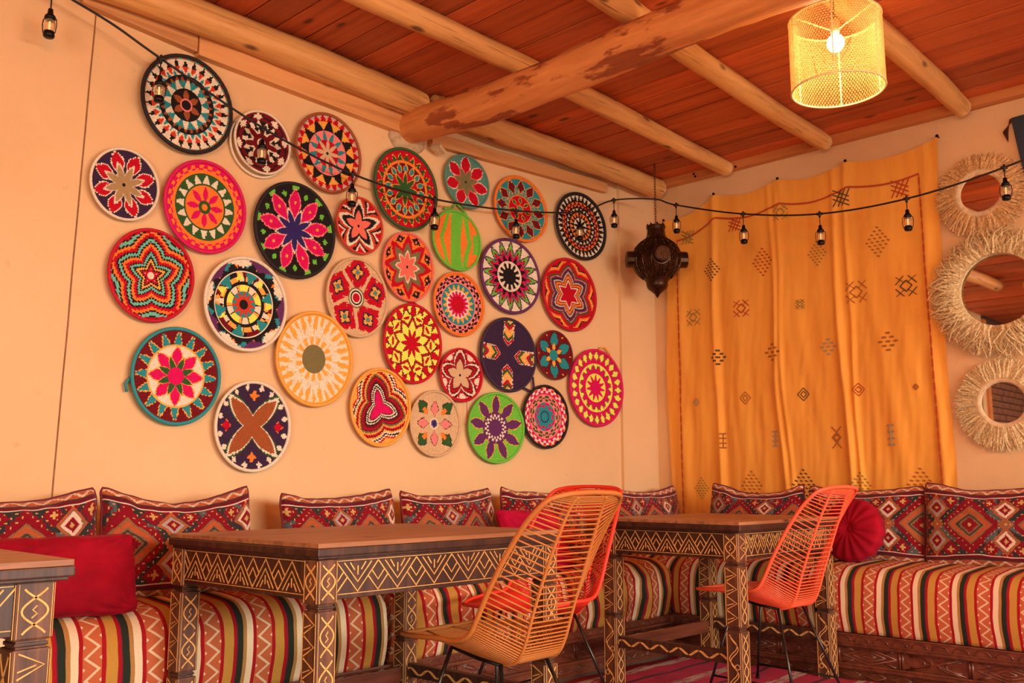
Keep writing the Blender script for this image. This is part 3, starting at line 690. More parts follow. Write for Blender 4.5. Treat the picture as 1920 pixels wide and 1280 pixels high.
def emb(col):
    k = tuple(col)
    if k not in embm: embm[k] = simple('embroidery_thread_%d' % len(embm), col, .8, 0, 300, .2, .3)
    return embm[k]
def cloth_at(y, z):
    s = (3.60 - y) / (3.60 - 1.765); zt = cloth_top(y); t = (z - zt) / (.52 - zt)
    s = min(max(s, 0), 1); t = min(max(t, 0), 1)
    yl = 3.60 - .012 * math.sin(t * 9); yr = 1.741 + .03 * min(1, t * 3) + .006 * math.sin(t * 14)
    s = min(max((yl - y) / (yl - yr), 0), 1)
    p = cloth(s, t); return Vector((p.x - .0045, y, z))
def stitch(mb, y0, z0, y1, z1, w=.007):
    n = max(2, int(math.hypot(y1 - y0, z1 - z0) / .02)); d = Vector((0, y1 - y0, z1 - z0)).normalized(); q = Vector((0, -d.z, d.y)) * w / 2
    for i in range(n):
        a = cloth_at(y0 + (y1 - y0) * i / n, z0 + (z1 - z0) * i / n); b = cloth_at(y0 + (y1 - y0) * (i + 1) / n, z0 + (z1 - z0) * (i + 1) / n)
        mb.quad(a - q, a + q, b + q, b - q)
def motif(y, z, typ, col, s=.045):
    mb = MB()
    L = lambda a, b, c, d, w=.007: stitch(mb, y + a * s, z + b * s, y + c * s, z + d * s, w)
    if typ == 'hash':
        for k in (-.5, 0, .5):
            L(-.9, -.5 + k, .9, .5 + k + .0); L(-.5 + k, .9, .4 + k, -.9)
    elif typ == 'dia':
        for k in range(5):
            for j in range(5):
                a = (k - 2) * .38; b = (j - 2) * .38; yy = (a - b) * .7; zz = (a + b) * .95
                L(yy - .13, zz - .06, yy + .13, zz + .06, .008)
    elif typ == 'star':
        for sx in (-1, 1):
            for sz in (-1, 1):
                L(sx * .2, sz * 1, sx * 1, sz * .2, .006); L(sx * .1, sz * .3, sx * .95, sz * .95, .004); L(0, sz * .55, sx * .55, 0, .007)
    elif typ == 'sq':
        for a, b in ((0, 1), (-.5, .5), (.5, .5), (-1, 0), (0, 0), (1, 0), (-.5, -.5), (.5, -.5), (0, -1)):
            L(a * .8 - .22, b * .9, a * .8 + .22, b * .9, .012)
    elif typ == 'd1':
        for q in (1, .5):
            L(-q, 0, 0, q * 1.1, .005); L(0, q * 1.1, q, 0, .005); L(q, 0, 0, -q * 1.1, .005); L(0, -q * 1.1, -q, 0, .005)
    elif typ == 'X':
        L(-.5, 1.1, .45, 0); L(.5, 1.1, -.45, 0); L(-.45, 0, .5, -1.1); L(.45, 0, -.5, -1.1); L(-.3, 0, 0, .35); L(.3, 0, 0, .35); L(-.3, 0, 0, -.35); L(.3, 0, 0, -.35)
    elif typ == 'I':
        for b in (1, .35, -.35, -1): L(-.4, b, .4, b, .010)
        L(0, -1, 0, 1, .012)
    mb.v = [v - Vector(tp.location) for v in mb.v]
    mb.build('embroidered_motif', emb(col), tp)
DK, RD_, GN, GY, BR = (.10, .05, .02), (.45, .05, .015), (.30, .22, .05), (.42, .30, .17), (.40, .12, .02)
for y, z, ty, c, s in [(3.415, 2.612, 'hash', GN, .05), (3.051, 2.635, 'hash', RD_, .05), (2.722, 2.648, 'star', GN, .05), (2.321, 2.656, 'hash', DK, .055), (1.97, 2.638, 'hash', RD_, .055),
     (3.231, 2.354, 'dia', DK, .05), (2.859, 2.348, 'dia', RD_, .06), (2.491, 2.34, 'dia', GN, .05), (2.115, 2.346, 'dia', BR, .06), (3.387, 2.052, 'star', GN, .055), (3.023, 2.067, 'star', RD_, .055),
     (2.618, 2.041, 'star', GN, .03), (2.259, 2.067, 'star', BR, .065), (1.966, 2.06, 'star', DK, .06), (3.201, 1.763, 'sq', DK, .05), (2.815, 1.761, 'sq', BR, .055), (2.447, 1.758, 'sq', GY, .05), (2.088, 1.753, 'sq', BR, .055),
     (3.381, 1.479, 'd1', GY, .025), (3.017, 1.485, 'd1', BR, .036), (2.621, 1.483, 'd1', DK, .036), (2.279, 1.489, 'd1', RD_, .034), (1.949, 1.481, 'd1', BR, .016), (3.19, 1.219, 'I', BR, .045),
     (2.825, 1.221, 'I', GY, .045), (2.426, 1.215, 'X', BR, .058), (2.105, 1.219, 'I', GY, .055), (3.36, .916, 'dia', GN, .045), (2.995, .933, 'dia', BR, .06), (2.645, .94, 'dia', DK, .06), (2.295, .935, 'dia', GN, .05), (1.958, .941, 'dia', BR, .06)]:
    motif(y, z, ty, c, s)
# red-brown embroidered border line
mb = MB()
ys = np.linspace(3.50, 1.86, 90)
for a, b in zip(ys, ys[1:]): stitch(mb, a, cloth_top(a) - .16, b, cloth_top(b) - .16, .012)
for yy, dy in ((3.50, .05), (1.86, -.06)):
    zs = np.linspace(cloth_top(yy) - .16, .75, 90)
    for k, (a, b) in enumerate(zip(zs, zs[1:])):
        stitch(mb, yy - dy * 0 - (.02 * k / 90 if yy < 2 else -.0), a, yy - (.02 * (k + 1) / 90 if yy < 2 else 0), b, .011 if k % 3 else .006)
mb.v = [v - Vector(tp.location) for v in mb.v]; mb.build('border_line', emb((.50, .07, .015)), tp)

# dark blue cloth at the right edge
bc = empty('hanging_cloth', (U0 - .02, 1.2, 2.9), 0, 'dark blue-grey cloth hanging at the right edge above the top raffia mirror', 'cloth')
V = []
for j in range(24):
    for i in range(24):
        t = j / 23; s = i / 23; y = 1.36 - .055 * t - s * .55; z = 2.895 - t * .42
        V.append((U0 - .018 - .008 * math.sin(s * 14 + t * 2), y, z))
cmesh('cloth', np.array(V) - np.array(bc.location), gridF(24, 24)[:, ::-1], None, M['denim'], bc)
mb = MB()
for k in range(7): mb.tube([(U0 - .02, 1.365 - .004 * k, 2.89), (U0 - .012, 1.38 + .004 * k, 2.83), (U0 - .01, 1.385 + .003 * k, 2.77 + .008 * k)], .0022, 5)
mb.v = [v - Vector(bc.location) for v in mb.v]; mb.build('tie_fringe', M['chain'], bc)

# ------------------------------------------------------------ raffia mirrors
def mirror(y, z, rg, rf, rfr, n, mat, label, bushy, tilt=0, framew=True):
    root = empty('raffia_mirror', (U0, y, z), 0, label, 'mirror', 'raffia mirrors on the right wall')
    X = -.035
    mb = MB(); mb.lathe([(.0001, 0), (rg + .004, 0)], 56)
    mb.v = [Vector((X, v.x, v.y)) for v in mb.v]; g = mb.build('mirror_glass', M['mirror'], root)
    for p in g.data.polygons: p.use_smooth = False
    mb = MB(); mb.lathe([(rg, .0), (rg + .002, .010), (rf - .004, .012), (rf, .004), (rf, -.03), (.01, -.03), (.01, -.002), (rg, 0)], 56)
    mb.v = [Vector((X - v.z, v.x, v.y)) for v in mb.v]; mb.build('frame', M['frame_w'] if framew else M['raffia2'], root, True)
    mb = MB(); rnd = random.Random(int(y * 1000) + n)
    for k in range(n):
        a = 2 * PI * k / n + rnd.uniform(-.02, .02); L = (rfr - rf) * rnd.uniform(.62 if bushy else .80, 1.18 if bushy else 1.08); layer = rnd.random()
        r0 = rf - .012; w0 = rnd.uniform(.0020, .0062); b = rnd.uniform(-.25, .25) * (3.0 if bushy else 1.1); wv = rnd.uniform(-.02, .02) * (2.0 if bushy else 1)
        prev = None; xx = X + .004 - layer * (.05 if bushy else .022)
        for q in range(5):
            t = q / 4; r = r0 + L * t; aa = a + b * t * t * (L / r) + wv * math.sin(t * 7)
            p = Vector((min(-.003, xx + (-.02 if bushy else .004) * math.sin(t * 3) + .012 * t * t), r * math.cos(aa), r * math.sin(aa) - (.010 * t * t)))
            tg = Vector((.35 * w0 * (1 if k % 2 else -1), -math.sin(aa) * w0, math.cos(aa) * w0)) * (1 - .5 * t)
            if prev: mb.quad(prev[0], prev[1], p + tg, p - tg)
            prev = (p - tg, p + tg)
    fr = mb.build('raffia_fringe', mat, root); fr['kind'] = 'stuff'
    return root
m1 = mirror(1.535, 2.512, .103, .142, .248, 620, M['raffia'], 'top round mirror with a wide pale ring and straight raffia fringe', False)
m2 = mirror(1.480, 1.965, .192, .206, .352, 1500, M['raffia2'], 'largest middle mirror with thin rim and thick shaggy raffia fringe', True, 0, False)
m3 = mirror(1.503, 1.366, .107, .142, .252, 950, M['raffia2'], 'lowest round mirror with pale ring and flat raffia fringe, above the cushions', False)
mb = MB()
for a, b in (((0, 0, .34), (.0, .01, .5)), ((0, .02, -.34), (0, .03, -.5))): pass
for yy in (1.78,):
    mb.tube([(U0 - .006, 1.60, 2.27), (U0 - .008, 1.585, 2.2)], .003, 5)
mb.v = [v - Vector(m2.location) for v in mb.v]; mb.build('hanging_cord', M['piping'], m2)

# ------------------------------------------------------------ benches
YF, XF = 3.115, 4.585      # front faces of the two benches
def seat(name, u0, u1, axis, mat, label, amp, back, front, top=.525, bot=.215, seed=0, endr=.05):
    """a long upholstered seat cushion; axis 'x' = along the basket wall, 'y' = along the right wall"""
    path = []                                       # (depth position, z)
    path.append((back, .24)); path.append((back, top - .03))
    path.append((back - .0, top))
    nS = 16
    for k in range(1, nS): path.append((back + (front + .11 - back) * k / nS, top + .012 * math.sin(k / nS * PI)))
    for k in range(9):
        a = PI / 2 * k / 8; path.append((front + .11 - .125 * math.sin(a), top - .11 + .11 * math.cos(a)))
    for k in range(1, 11):
        t = k / 10; path.append((front - .015 - .014 * math.sin(t * PI) + .012 * t, top - .11 - (top - .11 - bot) * t))
    path.append((front + .05, bot - .005))
    n = max(20, int(abs(u1 - u0) / .022)); arc = [0]
    for a, b in zip(path, path[1:]): arc.append(arc[-1] + math.hypot(a[0] - b[0], a[1] - b[1]))
    V = []; UV = []
    for j, (d, z) in enumerate(path):
        for i in range(n + 1):
            t = i / n; u = u0 + (u1 - u0) * t
            e = min(t, 1 - t) * abs(u1 - u0)
            pin = math.sqrt(max(0, 1 - max(0, 1 - e / endr) ** 2))      # rounded ends
            on = 1 if 3 <= j < len(path) - 1 else 0
            nz = mnoise.noise(Vector((u * 6 + seed, arc[j] * 1.6, seed))) + .5 * mnoise.noise(Vector((u * 14 + seed, arc[j] * 2.5, seed + 4)))
            dd = d - on * amp * nz * (1 if j > nS else .3) + (1 - pin) * .035 * (1 if j > nS else 0)
            zz = z + on * amp * .5 * nz * (1 if j <= nS + 3 else 0) - (1 - pin) * .04 * (1 if 2 < j < nS + 8 else 0)
            V.append((u, dd, zz) if axis == 'x' else (dd, u, zz)); UV.append((u, arc[j]))
    F = gridF(n + 1, len(path))
    if axis == 'x': F = F[:, ::-1]
    V = np.array(V)
    me = bpy.data.meshes.new(name); me.from_pydata(V.tolist(), [], F.tolist())
    # ends
    bm = bmesh.new(); bm.from_mesh(me); bm.verts.ensure_lookup_table()
    uvl = bm.loops.layers.uv.new('UVMap')
    for f in bm.faces:
        f.smooth = True
        for lp in f.loops: lp[uvl].uv = UV[lp.vert.index]
    for e in (0, n):
        vs = [bm.verts[j * (n + 1) + e] for j in range(len(path))]
        try:
            f = bm.faces.new(vs)
            for lp in f.loops: lp[uvl].uv = (UV[lp.vert.index][0] + .0, UV[lp.vert.index][1])
        except ValueError: pass
    bmesh.ops.recalc_face_normals(bm, faces=bm.faces)
    bm.to_mesh(me); bm.free()
    o = link(name, me, None, mat)
    return tag(o, label, 'seat cushion', 'striped bench cushions')
seat('bench_cushion', -.9, 2.535, 'x', M['stripe_l'], 'long striped seat cushion on the basket-wall bench, behind the two left tables', .006, 3.66, YF, seed=1)
seat('bench_cushion', 2.56, 4.60, 'x', M['stripe_l2'], 'rumpled striped seat cushion on the basket-wall bench between the camel chair and the corner', .026, 3.66, YF, .52, seed=5, endr=.09)
seat('bench_cushion', 3.70, -1.6, 'y', M['stripe_r'], 'long striped seat cushion on the bench along the right wall', .006, 5.28, XF, .535, .225, seed=9)

def carved_bench(name, axis, u0, u1, front, label, bay):
    root = empty(name, (0, 0, 0), 0, label, 'bench')
    def bx(nm, ua, ub, da, db, za, zb, bev=.003, m=M['base']):
        return box(nm, (ua, da, za), (ub, db, zb), m, root, bev) if axis == 'x' else box(nm, (da, ua, za), (db, ub, zb), m, root, bev)
    bx('seat_box', u0, u1, front + .03, front + .5, .02, .21)
    bx('top_rail', u0, u1, front - .008, front + .03, .175, .215, .006)
    bx('upper_moulding', u0, u1, front - .016, front + .02, .163, .177, .005)
    bx('lower_moulding', u0, u1, front - .018, front + .02, .058, .074, .006)
    bx('plinth', u0, u1, front - .004, front + .03, .0, .06, .004)
    n = int(abs(u1 - u0) / bay)
    ext = (lambda u, d, z: Vector((u, d, z))) if axis == 'x' else (lambda u, d, z: Vector((d, u, z)))
    for k in range(n):
        a = u0 + (u1 - u0) * k / n; b = u0 + (u1 - u0) * (k + 1) / n
        if b < a: a, b = b, a
        p = bx('carved_panel', a + .0, b - .0, front + .004, front + .03, .074, .163, .002)
        mb = MB(); za, zb = .078, .160; zm = (za + zb) / 2; hz = (zb - za) / 2; cu = (a + b) / 2; hu = (b - a) / 2 - .02
        T = lambda pts, r=.0042: mb.tube([ext(cu + q[0] * hu, front + .004, zm + q[1] * hz) for q in pts], r, 6)
        T([(-1.1, -1), (-1.1, 1)], .007); T([(1.1, -1), (1.1, 1)], .007)
        if k % 2:
            T([(-1, 0), (0, .95), (1, 0), (0, -.95), (-1, 0)]); T([(-.6, 0), (0, .6), (.6, 0), (0, -.6), (-.6, 0)]); T([(-.25, 0), (0, .25), (.25, 0), (0, -.25), (-.25, 0)])
            for sx in (-1, 1):
                for sz in (-1, 1): T([(sx * .95, sz * .9), (sx * .55, sz * .55)])
        else:
            T([(-1, .95), (1, -.95)]); T([(-1, -.95), (1, .95)])
            for c in (-.95, .95):
                T([(c - math.copysign(1, c) * .85 * math.cos(q), .85 * math.sin(q)) for q in np.linspace(-1.4, 1.4, 12)])
                T([(c - math.copysign(1, c) * .6 * math.cos(q), .6 * math.sin(q)) for q in np.linspace(-1.4, 1.4, 12)])
        mb.build('carving', M['base'], p, True)
    mb = MB(); m = int(abs(u1 - u0) / .09)
    for k in range(m):
        c = u0 + (u1 - u0) * (k + .5) / m
        mb.tube([ext(c + .035 * math.cos(q), front - .009, .183 + .024 * math.sin(q)) for q in np.linspace(0, PI, 8)], .003, 5)
    c = mb.build('rail_carving', M['base'], root, True)
    mb = MB(); m = int(abs(u1 - u0) / .12)
    for k in range(m):
        c = u0 + (u1 - u0) * (k + .5) / m
        mb.tube([ext(c - .05, front - .005, .03), ext(c, front - .005, .047), ext(c + .05, front - .005, .03), ext(c, front - .005, .013), ext(c - .05, front - .005, .03)], .003, 5)
    mb.build('plinth_carving', M['base'], root, True)
    return root
carved_bench('carved_bench', 'x', -.9, 4.555, YF, 'dark red-brown carved wooden bench base along the basket wall', .26)
carved_bench('carved_bench', 'y', 3.70, -1.6, XF, 'dark red-brown carved wooden bench base along the right wall under the yellow cloth', .30)
bm = bmesh.new(); bmbox(bm, (XF - .04, YF - .03, 0), (XF + .02, YF + .02, .215), .006)
tag(from_bm('corner_post', bm, M['base']), 'glossy carved corner post where the two bench bases meet', 'post')

# ------------------------------------------------------------ kilim back cushions
KN = dict(C=(.030, .030, .028), R=(.22, .004, .012), O=(.42, .090, .028), G=(.20, .13, .055), W=(.72, .52, .38), L=(.40, .30, .26), M=(.13, .006, .014), Y=(.55, .33, .10), Z=(.70, .48, .26), D=(.05, .035, .03), U=(.50, .15, .05))
def kilim(u, v, seed, W=.64, H=.43, off=0.0):
    """u,v in -1..1 : woven pattern colours"""
    c = np.zeros(u.shape + (3,)); c[:] = KN['C']
    def s(m, k): c[m] = KN[k]
    q = lambda x, st: np.round(x / st) * st
    X = u * (W / 2) / (.74 * H / 2); Y = v / .74; P = 2.2
    xm = np.mod(X - off + P / 2, P) - P / 2; ax = np.abs(xm); ay = np.abs(Y)
    c[mvn(X * 2.2 + seed, Y * 2.2) > .25] = (.085, .095, .095)
    s(q(ax, .10) / .90 + q(ay, .10) / 1.12 < 1, 'R'); s(ax + .35 * ay < .40, 'R')
    cd = np.abs(P / 2 - ax)
    for fx, fz in ((.62, .80), (P / 2, 1.02)):
        a = np.abs(q(ax - fx, .06)); b = np.abs(q(ay - fz, .06))
        s((a + b) < .25, 'R'); s((np.maximum(a, b) < .24) & (np.minimum(a, b) < .07), 'R'); s(a + b < .09, 'Y')
    d = ax / .74 + ay / .68
    s(d < 1, 'G'); s(d < .92, 'O'); s(d < .66, 'G'); s(d < .60, 'D'); s(d < .50, 'G')
    s((q(ax, .06) + q(ay, .06)) < .27, 'R'); s(ax + ay < .08, 'Y')
    dd = cd / .42 + np.abs(ay - .53) / .44
    s(dd < 1.02, 'O'); s(dd < .84, 'G'); s(dd < .74, 'L'); s((dd < .74) & (np.mod(np.floor((X - off) / P), 2) == 0), 'W'); s(dd < .46, 'R'); s(dd < .17, 'Y')
    dd = cd / .25 + ay / .22
    s(dd < 1, 'O'); s(dd < .70, 'G'); s(dd < .48, 'O'); s(dd < .24, 'Y')
    halo = (ax / .74 + ay / .68 > 1.12) & (cd / .42 + np.abs(ay - .53) / .44 > 1.12)
    g1 = (np.mod(X + Y, .23) < .055) & (np.mod(X - Y, .23) < .055) & halo
    s(g1, 'Y')
    av = np.abs(v)
    s(av > .74, 'W'); s(av > .77, 'M'); s(av > .825, 'D'); s(av > .85, 'O')
    tri = np.abs(np.mod(X * 4.2, 2) - 1)
    s((av > .85) & (np.abs((av - .875) / .10 - tri) < .24), 'Z'); s((av > .85) & (np.abs((av - .875) / .10 - tri) < .10), 'W')
    s(av > .985, 'M')
    return c
_r = np.random.RandomState(3).rand(64, 64)
def mvn(x, y):
    xi = np.floor(x).astype(int); yi = np.floor(y).astype(int); fx = x - xi; fy = y - yi
    g = lambda a, b: _r[a % 64, b % 64] * 2 - 1
    return (g(xi, yi) * (1 - fx) * (1 - fy) + g(xi + 1, yi) * fx * (1 - fy) + g(xi, yi + 1) * (1 - fx) * fy + g(xi + 1, yi + 1) * fx * fy)
def pillow_pt(s, t, W, H, TH, side, seed, sag, ears):
    """s,t in -1..1 -> local x, y(depth, - = towards room), z(up from base)"""
    e = max(0, 1 - abs(s) ** 2.6) * max(0, 1 - abs(t) ** 2.6)
    d = TH / 2 * e ** .42
    x = s * W / 2 * (1 - .035 * (1 - t * t) * 1.0) * (1 + .0)
    z = t * H / 2 * (1 - .045 * (1 - s * s))
    k = (abs(s) * abs(t)) ** 7; x *= 1 - .045 * k; z *= 1 - .06 * k
    if t > 0: z += ears * (abs(s) ** 2.4) * t - sag * (1 - s * s) * t * (1 + .4 * math.sin(seed + s * 2))
    wr = .006 * mnoise.noise(Vector((s * 2.2 + seed, t * 2.2, seed))) + .003 * mnoise.noise(Vector((s * 6 + seed, t * 6, seed)))
    z += wr * 1.2; x += wr
    return x, side * (d + wr * (e > .05)), z
def kilim_cushion(u, depth, base, facing, W, H, TH, seed, label, sag=.03, ears=.03, lean=.16, roll=0.0, yaw=0.0, off=0.0):
    root = empty('kilim_cushion', (0, 0, 0), 0, label, 'cushion', 'kilim cushions leaning along the walls')
    NU, NV = 128, 84
    S = np.linspace(-1, 1, NU + 1); T = np.linspace(-1, 1, NV + 1)
    V = [pillow_pt(s, t, W, H, TH, -1, seed, sag, ears) for t in T for s in S]
    cu, cv = np.meshgrid((S[1:] + S[:-1]) / 2, (T[1:] + T[:-1]) / 2)
    C = kilim(cu, cv, seed, W, H, off) * (1 + (np.random.rand(NV, NU, 1) - .5) * .25)
    cmesh('cover', np.array(V), gridF(NU + 1, NV + 1), C.reshape(-1, 3), M['kilim'], root)
    S2 = np.linspace(-1, 1, 25); V = [pillow_pt(s, t, W, H, TH, 1, seed, sag, ears) for t in S2 for s in S2]
    cmesh('cover_back', np.array(V), gridF(25, 25)[:, ::-1], None, M['piping'], root)
    mb = MB(); pts = []
    for k in range(120):
        q = k / 120 * 4; i = int(q); f = (q - i) * 2 - 1
        s, t = ((f, -1), (1, f), (-f, 1), (-1, -f))[i]
        pts.append(pillow_pt(s, t, W, H, TH, -1, seed, sag, ears))
    mb.tube(pts, .0055, 6, closed=True); mb.build('piping', M['piping'], root, True)
    # local frame: x right, y away from the room
    if facing == 'x': R = Matrix.Rotation(yaw, 4, 'Z'); loc = Vector((u, depth, base + H / 2))
    else: R = Matrix.Rotation(-PI / 2 + yaw, 4, 'Z'); loc = Vector((depth, u, base + H / 2))
    root.matrix_world = Matrix.Translation(loc) @ R @ Matrix.Rotation(-lean, 4, 'X') @ Matrix.Rotation(roll, 4, 'Y')
    return root
# left wall: centre x; y depth
for (u, W, H, seed, lab, sag, ears, roll, yaw, dep, off) in [
    (1.17, .62, .405, 1, 'kilim cushion at the far left of the bench, behind the crimson square cushion', .02, .02, -.02, .0, 3.50, .25),
    (1.775, .60, .405, 2, 'second kilim cushion from the left, behind the table corner', .030, .028, .0, -.06, 3.46, .7),
    (2.57, .62, .39, 3, 'third kilim cushion from the left, above the middle of the long table', .015, .018, -.03, .0, 3.50, .75),
    (3.235, .65, .395, 4, 'fourth kilim cushion from the left, under the lime green basket', .022, .020, -.02, .05, 3.50, .7),
    (3.95, .68, .40, 5, 'fifth kilim cushion from the left, half hidden by the camel chair', .022, .020, .01, .0, 3.50, .5),
    (4.85, .84, .405, 6, 'kilim cushion on the basket wall right at the corner', .02, .022, .0, .0, 3.50, .2)]:
    kilim_cushion(u, dep, .515, 'x', W, H, .17, seed, lab, sag, ears, .16, roll, yaw, off)
for (u, W, H, seed, lab, sag, ears, roll, yaw, dep, off) in [
    (2.855, .62, .405, 7, 'kilim cushion in front of the yellow cloth, behind the far table', .028, .028, .015, .0, 5.10, -.4),
    (2.19, .66, .405, 8, 'kilim cushion behind the round crimson cushion', .012, .015, .0, .0, 5.10, .0),
    (1.50, .72, .42, 9, 'kilim cushion at the right edge under the mirrors', .020, .022, -.01, .0, 5.08, -.75),
    (.78, .66, .41, 10, 'kilim cushion outside the picture to the right', .020, .022, -.01, .0, 5.10, .0)]:
    kilim_cushion(u, dep, .525, 'y', W, H, .17, seed, lab, sag, ears, .16, roll, yaw, off)

def plain_cushion(name, loc, W, H, TH, rot, mat, label, seed):
    root = empty(name, (0, 0, 0), 0, label, 'cushion')
    n = 61; S = np.linspace(-1, 1, n); V = []
    for sd in (-1, 1):
        for t in S:
            for s in S:
                x, y, z = pillow_pt(s, t, W, H, TH, sd, seed, 0, .0)
                # corner creases
                cr = 0
                for cx_, cz_ in ((1, -1), (1, 1), (-1, 1), (-1, -1)):
                    dx = s - cx_; dz = t - cz_; r = math.hypot(dx, dz); a = math.atan2(dz, dx)
                    cr += .010 * math.exp(-(r / .45) ** 2) * math.sin(a * 13) * min(1, r * 5)
                V.append((x, y + sd * cr, z))
    V = np.array(V); F = gridF(n, n)
    F2 = np.concatenate([F, (F + n * n)[:, ::-1]])
    o = cmesh('cover', V, F2, None, mat, root)
    mb = MB(); pts = []
    for k in range(100):
        q = k / 25; i = int(q); f = (q - i) * 2 - 1
        s, t = ((f, -1), (1, f), (-f, 1), (-1, -f))[i]; pts.append(pillow_pt(s, t, W, H, TH, -1, seed, 0, 0))
    mb.tube(pts, .003, 5, closed=True); mb.build('seam', mat, root, True)
    root.matrix_world = Matrix.Translation(loc) @ Matrix.Rotation(rot[2], 4, 'Z') @ Matrix.Rotation(rot[0], 4, 'X') @ Matrix.Rotation(rot[1], 4, 'Y')
    return root
plain_cushion('square_cushion', Vector((1.20, 3.20, .650)), .56, .27, .13, (-.30, .0, -.10), M['velvet'], 'crimson velvet square cushion propped on the bench at the left', 21)
plain_cushion('square_cushion', Vector((3.62, 3.28, .66)), .44, .34, .12, (-.5, .05, .0), M['velvet2'], 'raspberry cushion peeping over the table behind the camel chair', 25)
# round pleated cushion
rc = empty('round_cushion', (0, 0, 0), 0, 'round crimson pleated velvet cushion standing behind the coral chair', 'cushion')
V = []; nr, na = 26, 96
for side in (-1, 1):
    for j in range(nr):
        q = j / (nr - 1); a = q * PI / 2
        for k in range(na):
            th = 2 * PI * k / na; pl = (1 + .012 * math.cos(th * 16) * math.sin(a) ** .5)
            r = .168 * math.sin(a) ** .8 * pl; d = .062 * math.cos(a) ** .55 if a < 1.5 else 0
            d -= .035 * math.exp(-(r / .025) ** 2); d += .004 * math.cos(th * 16) * math.sin(2 * a)
            V.append((r * math.cos(th), side * d, r * math.sin(th)))
V = np.array(V); F = gridF(na, nr, True); F = np.concatenate([F, (F + na * nr)[:, ::-1]])
cmesh('cover', V, F, None, M['velvet'], rc)
mb = MB(); mb.lathe([(.0005, .008), (.012, .006), (.016, 0), (.0005, -.004)], 16); mb.v = [Vector((v.x, -.033 - v.z, v.y)) for v in mb.v]
mb.build('button', M['velvet'], rc, True)
rc.matrix_world = Matrix.Translation((4.86, 2.15, .702)) @ Matrix.Rotation(-PI / 2 - .10, 4, 'Z') @ Matrix.Rotation(-.28, 4, 'X')

# ------------------------------------------------------------ carved tables
def unit_lines():
    L = [[(0, 1), (.5, 0), (1, 1)], [(.17, .98), (.5, .32), (.83, .98)], [(.5, .55), (.5, .86)], [(.31, .98), (.42, .72)], [(.58, .72), (.69, .98)],
         [(-.25, .5), (0, 0), (.25, .5)], [(-.15, .66), (0, .34), (.15, .66)]]
    return L
def leafpts(c0, c1, z0, z1, sg, n=14):
    c = (c0 + c1) / 2; h = (c1 - c0) / 2
    return [(c + sg * h * math.cos(PI * (k / n) * 1.0 - 0) * 0 + sg * h * math.sin(2 * PI * (.12 + k / n * .76) - PI / 2) * -1, z0 + (z1 - z0) * k / n) for k in range(n + 1)]
def carve_face(mb, kind, w, z0, z1, org, ea, nn, lw=.0037):
    """lines on a leg face of width w between heights z0 and z1; local a from 0..w"""
    ez = Vector((0, 0, 1)); rb = lambda pts, ww=lw: mb.ribbon(pts, ww, org, ea, ez, nn)
    H = z1 - z0; m = w * .16
    if kind == 'leaf':
        n = max(1, round(H / (w * 2.1)))
        for k in range(n):
            a, b = z0 + H * k / n + .006, z0 + H * (k + 1) / n - .006
            for sg in (-1, 1):
                pts = []
                for j in range(15):
                    t = j / 14; x = math.cos(2 * PI * (t * .84 + .08)) ; pts.append((w / 2 + sg * (w / 2 - m) * -x * (1 if True else 0), a + (b - a) * t))
                rb(pts, lw * 1.2)
            rb([(w * .42, a + (b - a) * .35), (w * .56, a + (b - a) * .44), (w * .44, a + (b - a) * .53), (w * .55, a + (b - a) * .62)], lw * .8)
    elif kind == 'chev':
        n = max(2, round(H / .055))
        for k in range(n):
            a = z0 + H * (k + .1) / n; b = z0 + H * (k + 1) / n
            rb([(m, a), (w - m, (a + b) / 2), (m, b)]); rb([(m, a + .016), (w - m * 2.3, (a + b) / 2 + 0.0), ], lw * .8)
    elif kind == 'zig':
        n = max(2, round(H / .05)); pts = []
        for k in range(2 * n + 1): pts.append((w - m if k % 2 else m * 1.6, z0 + .006 + (H - .012) * k / (2 * n)))
        rb(pts)
        for k in range(n): rb([(w - m * 1.2, z0 + H * (k + 1) / n - .003), (w * .52, z0 + H * (k + 1) / n - .003)], lw * .8) if k < n - 1 else None
    elif kind == 'wave':
        for ph in (0, .30):
            rb([(w / 2 + (w / 2 - m * 1.5) * math.sin(2 * PI * (t * H / .11) + ph * 2) + (ph - .15) * w * .25, z0 + .006 + (H - .012) * t) for t in np.linspace(0, 1, 40)], lw * .9)
        for k in range(int(H / .11)): rb([(w * .5 + w * .15 * math.cos(a) + w * .22 * (1 if k % 2 else -1), z0 + .05 + k * .11 + w * .15 * math.sin(a)) for a in np.linspace(0, 2 * PI, 9)], lw * .7)
    elif kind == 'loop':
        for sg in (-1, 1):
            rb([(w / 2 + sg * (w / 2 - m * 1.6) * math.sin(PI * (t * H / .055)), z0 + .006 + (H - .012) * t) for t in np.linspace(0, 1, 44)], lw * .9)
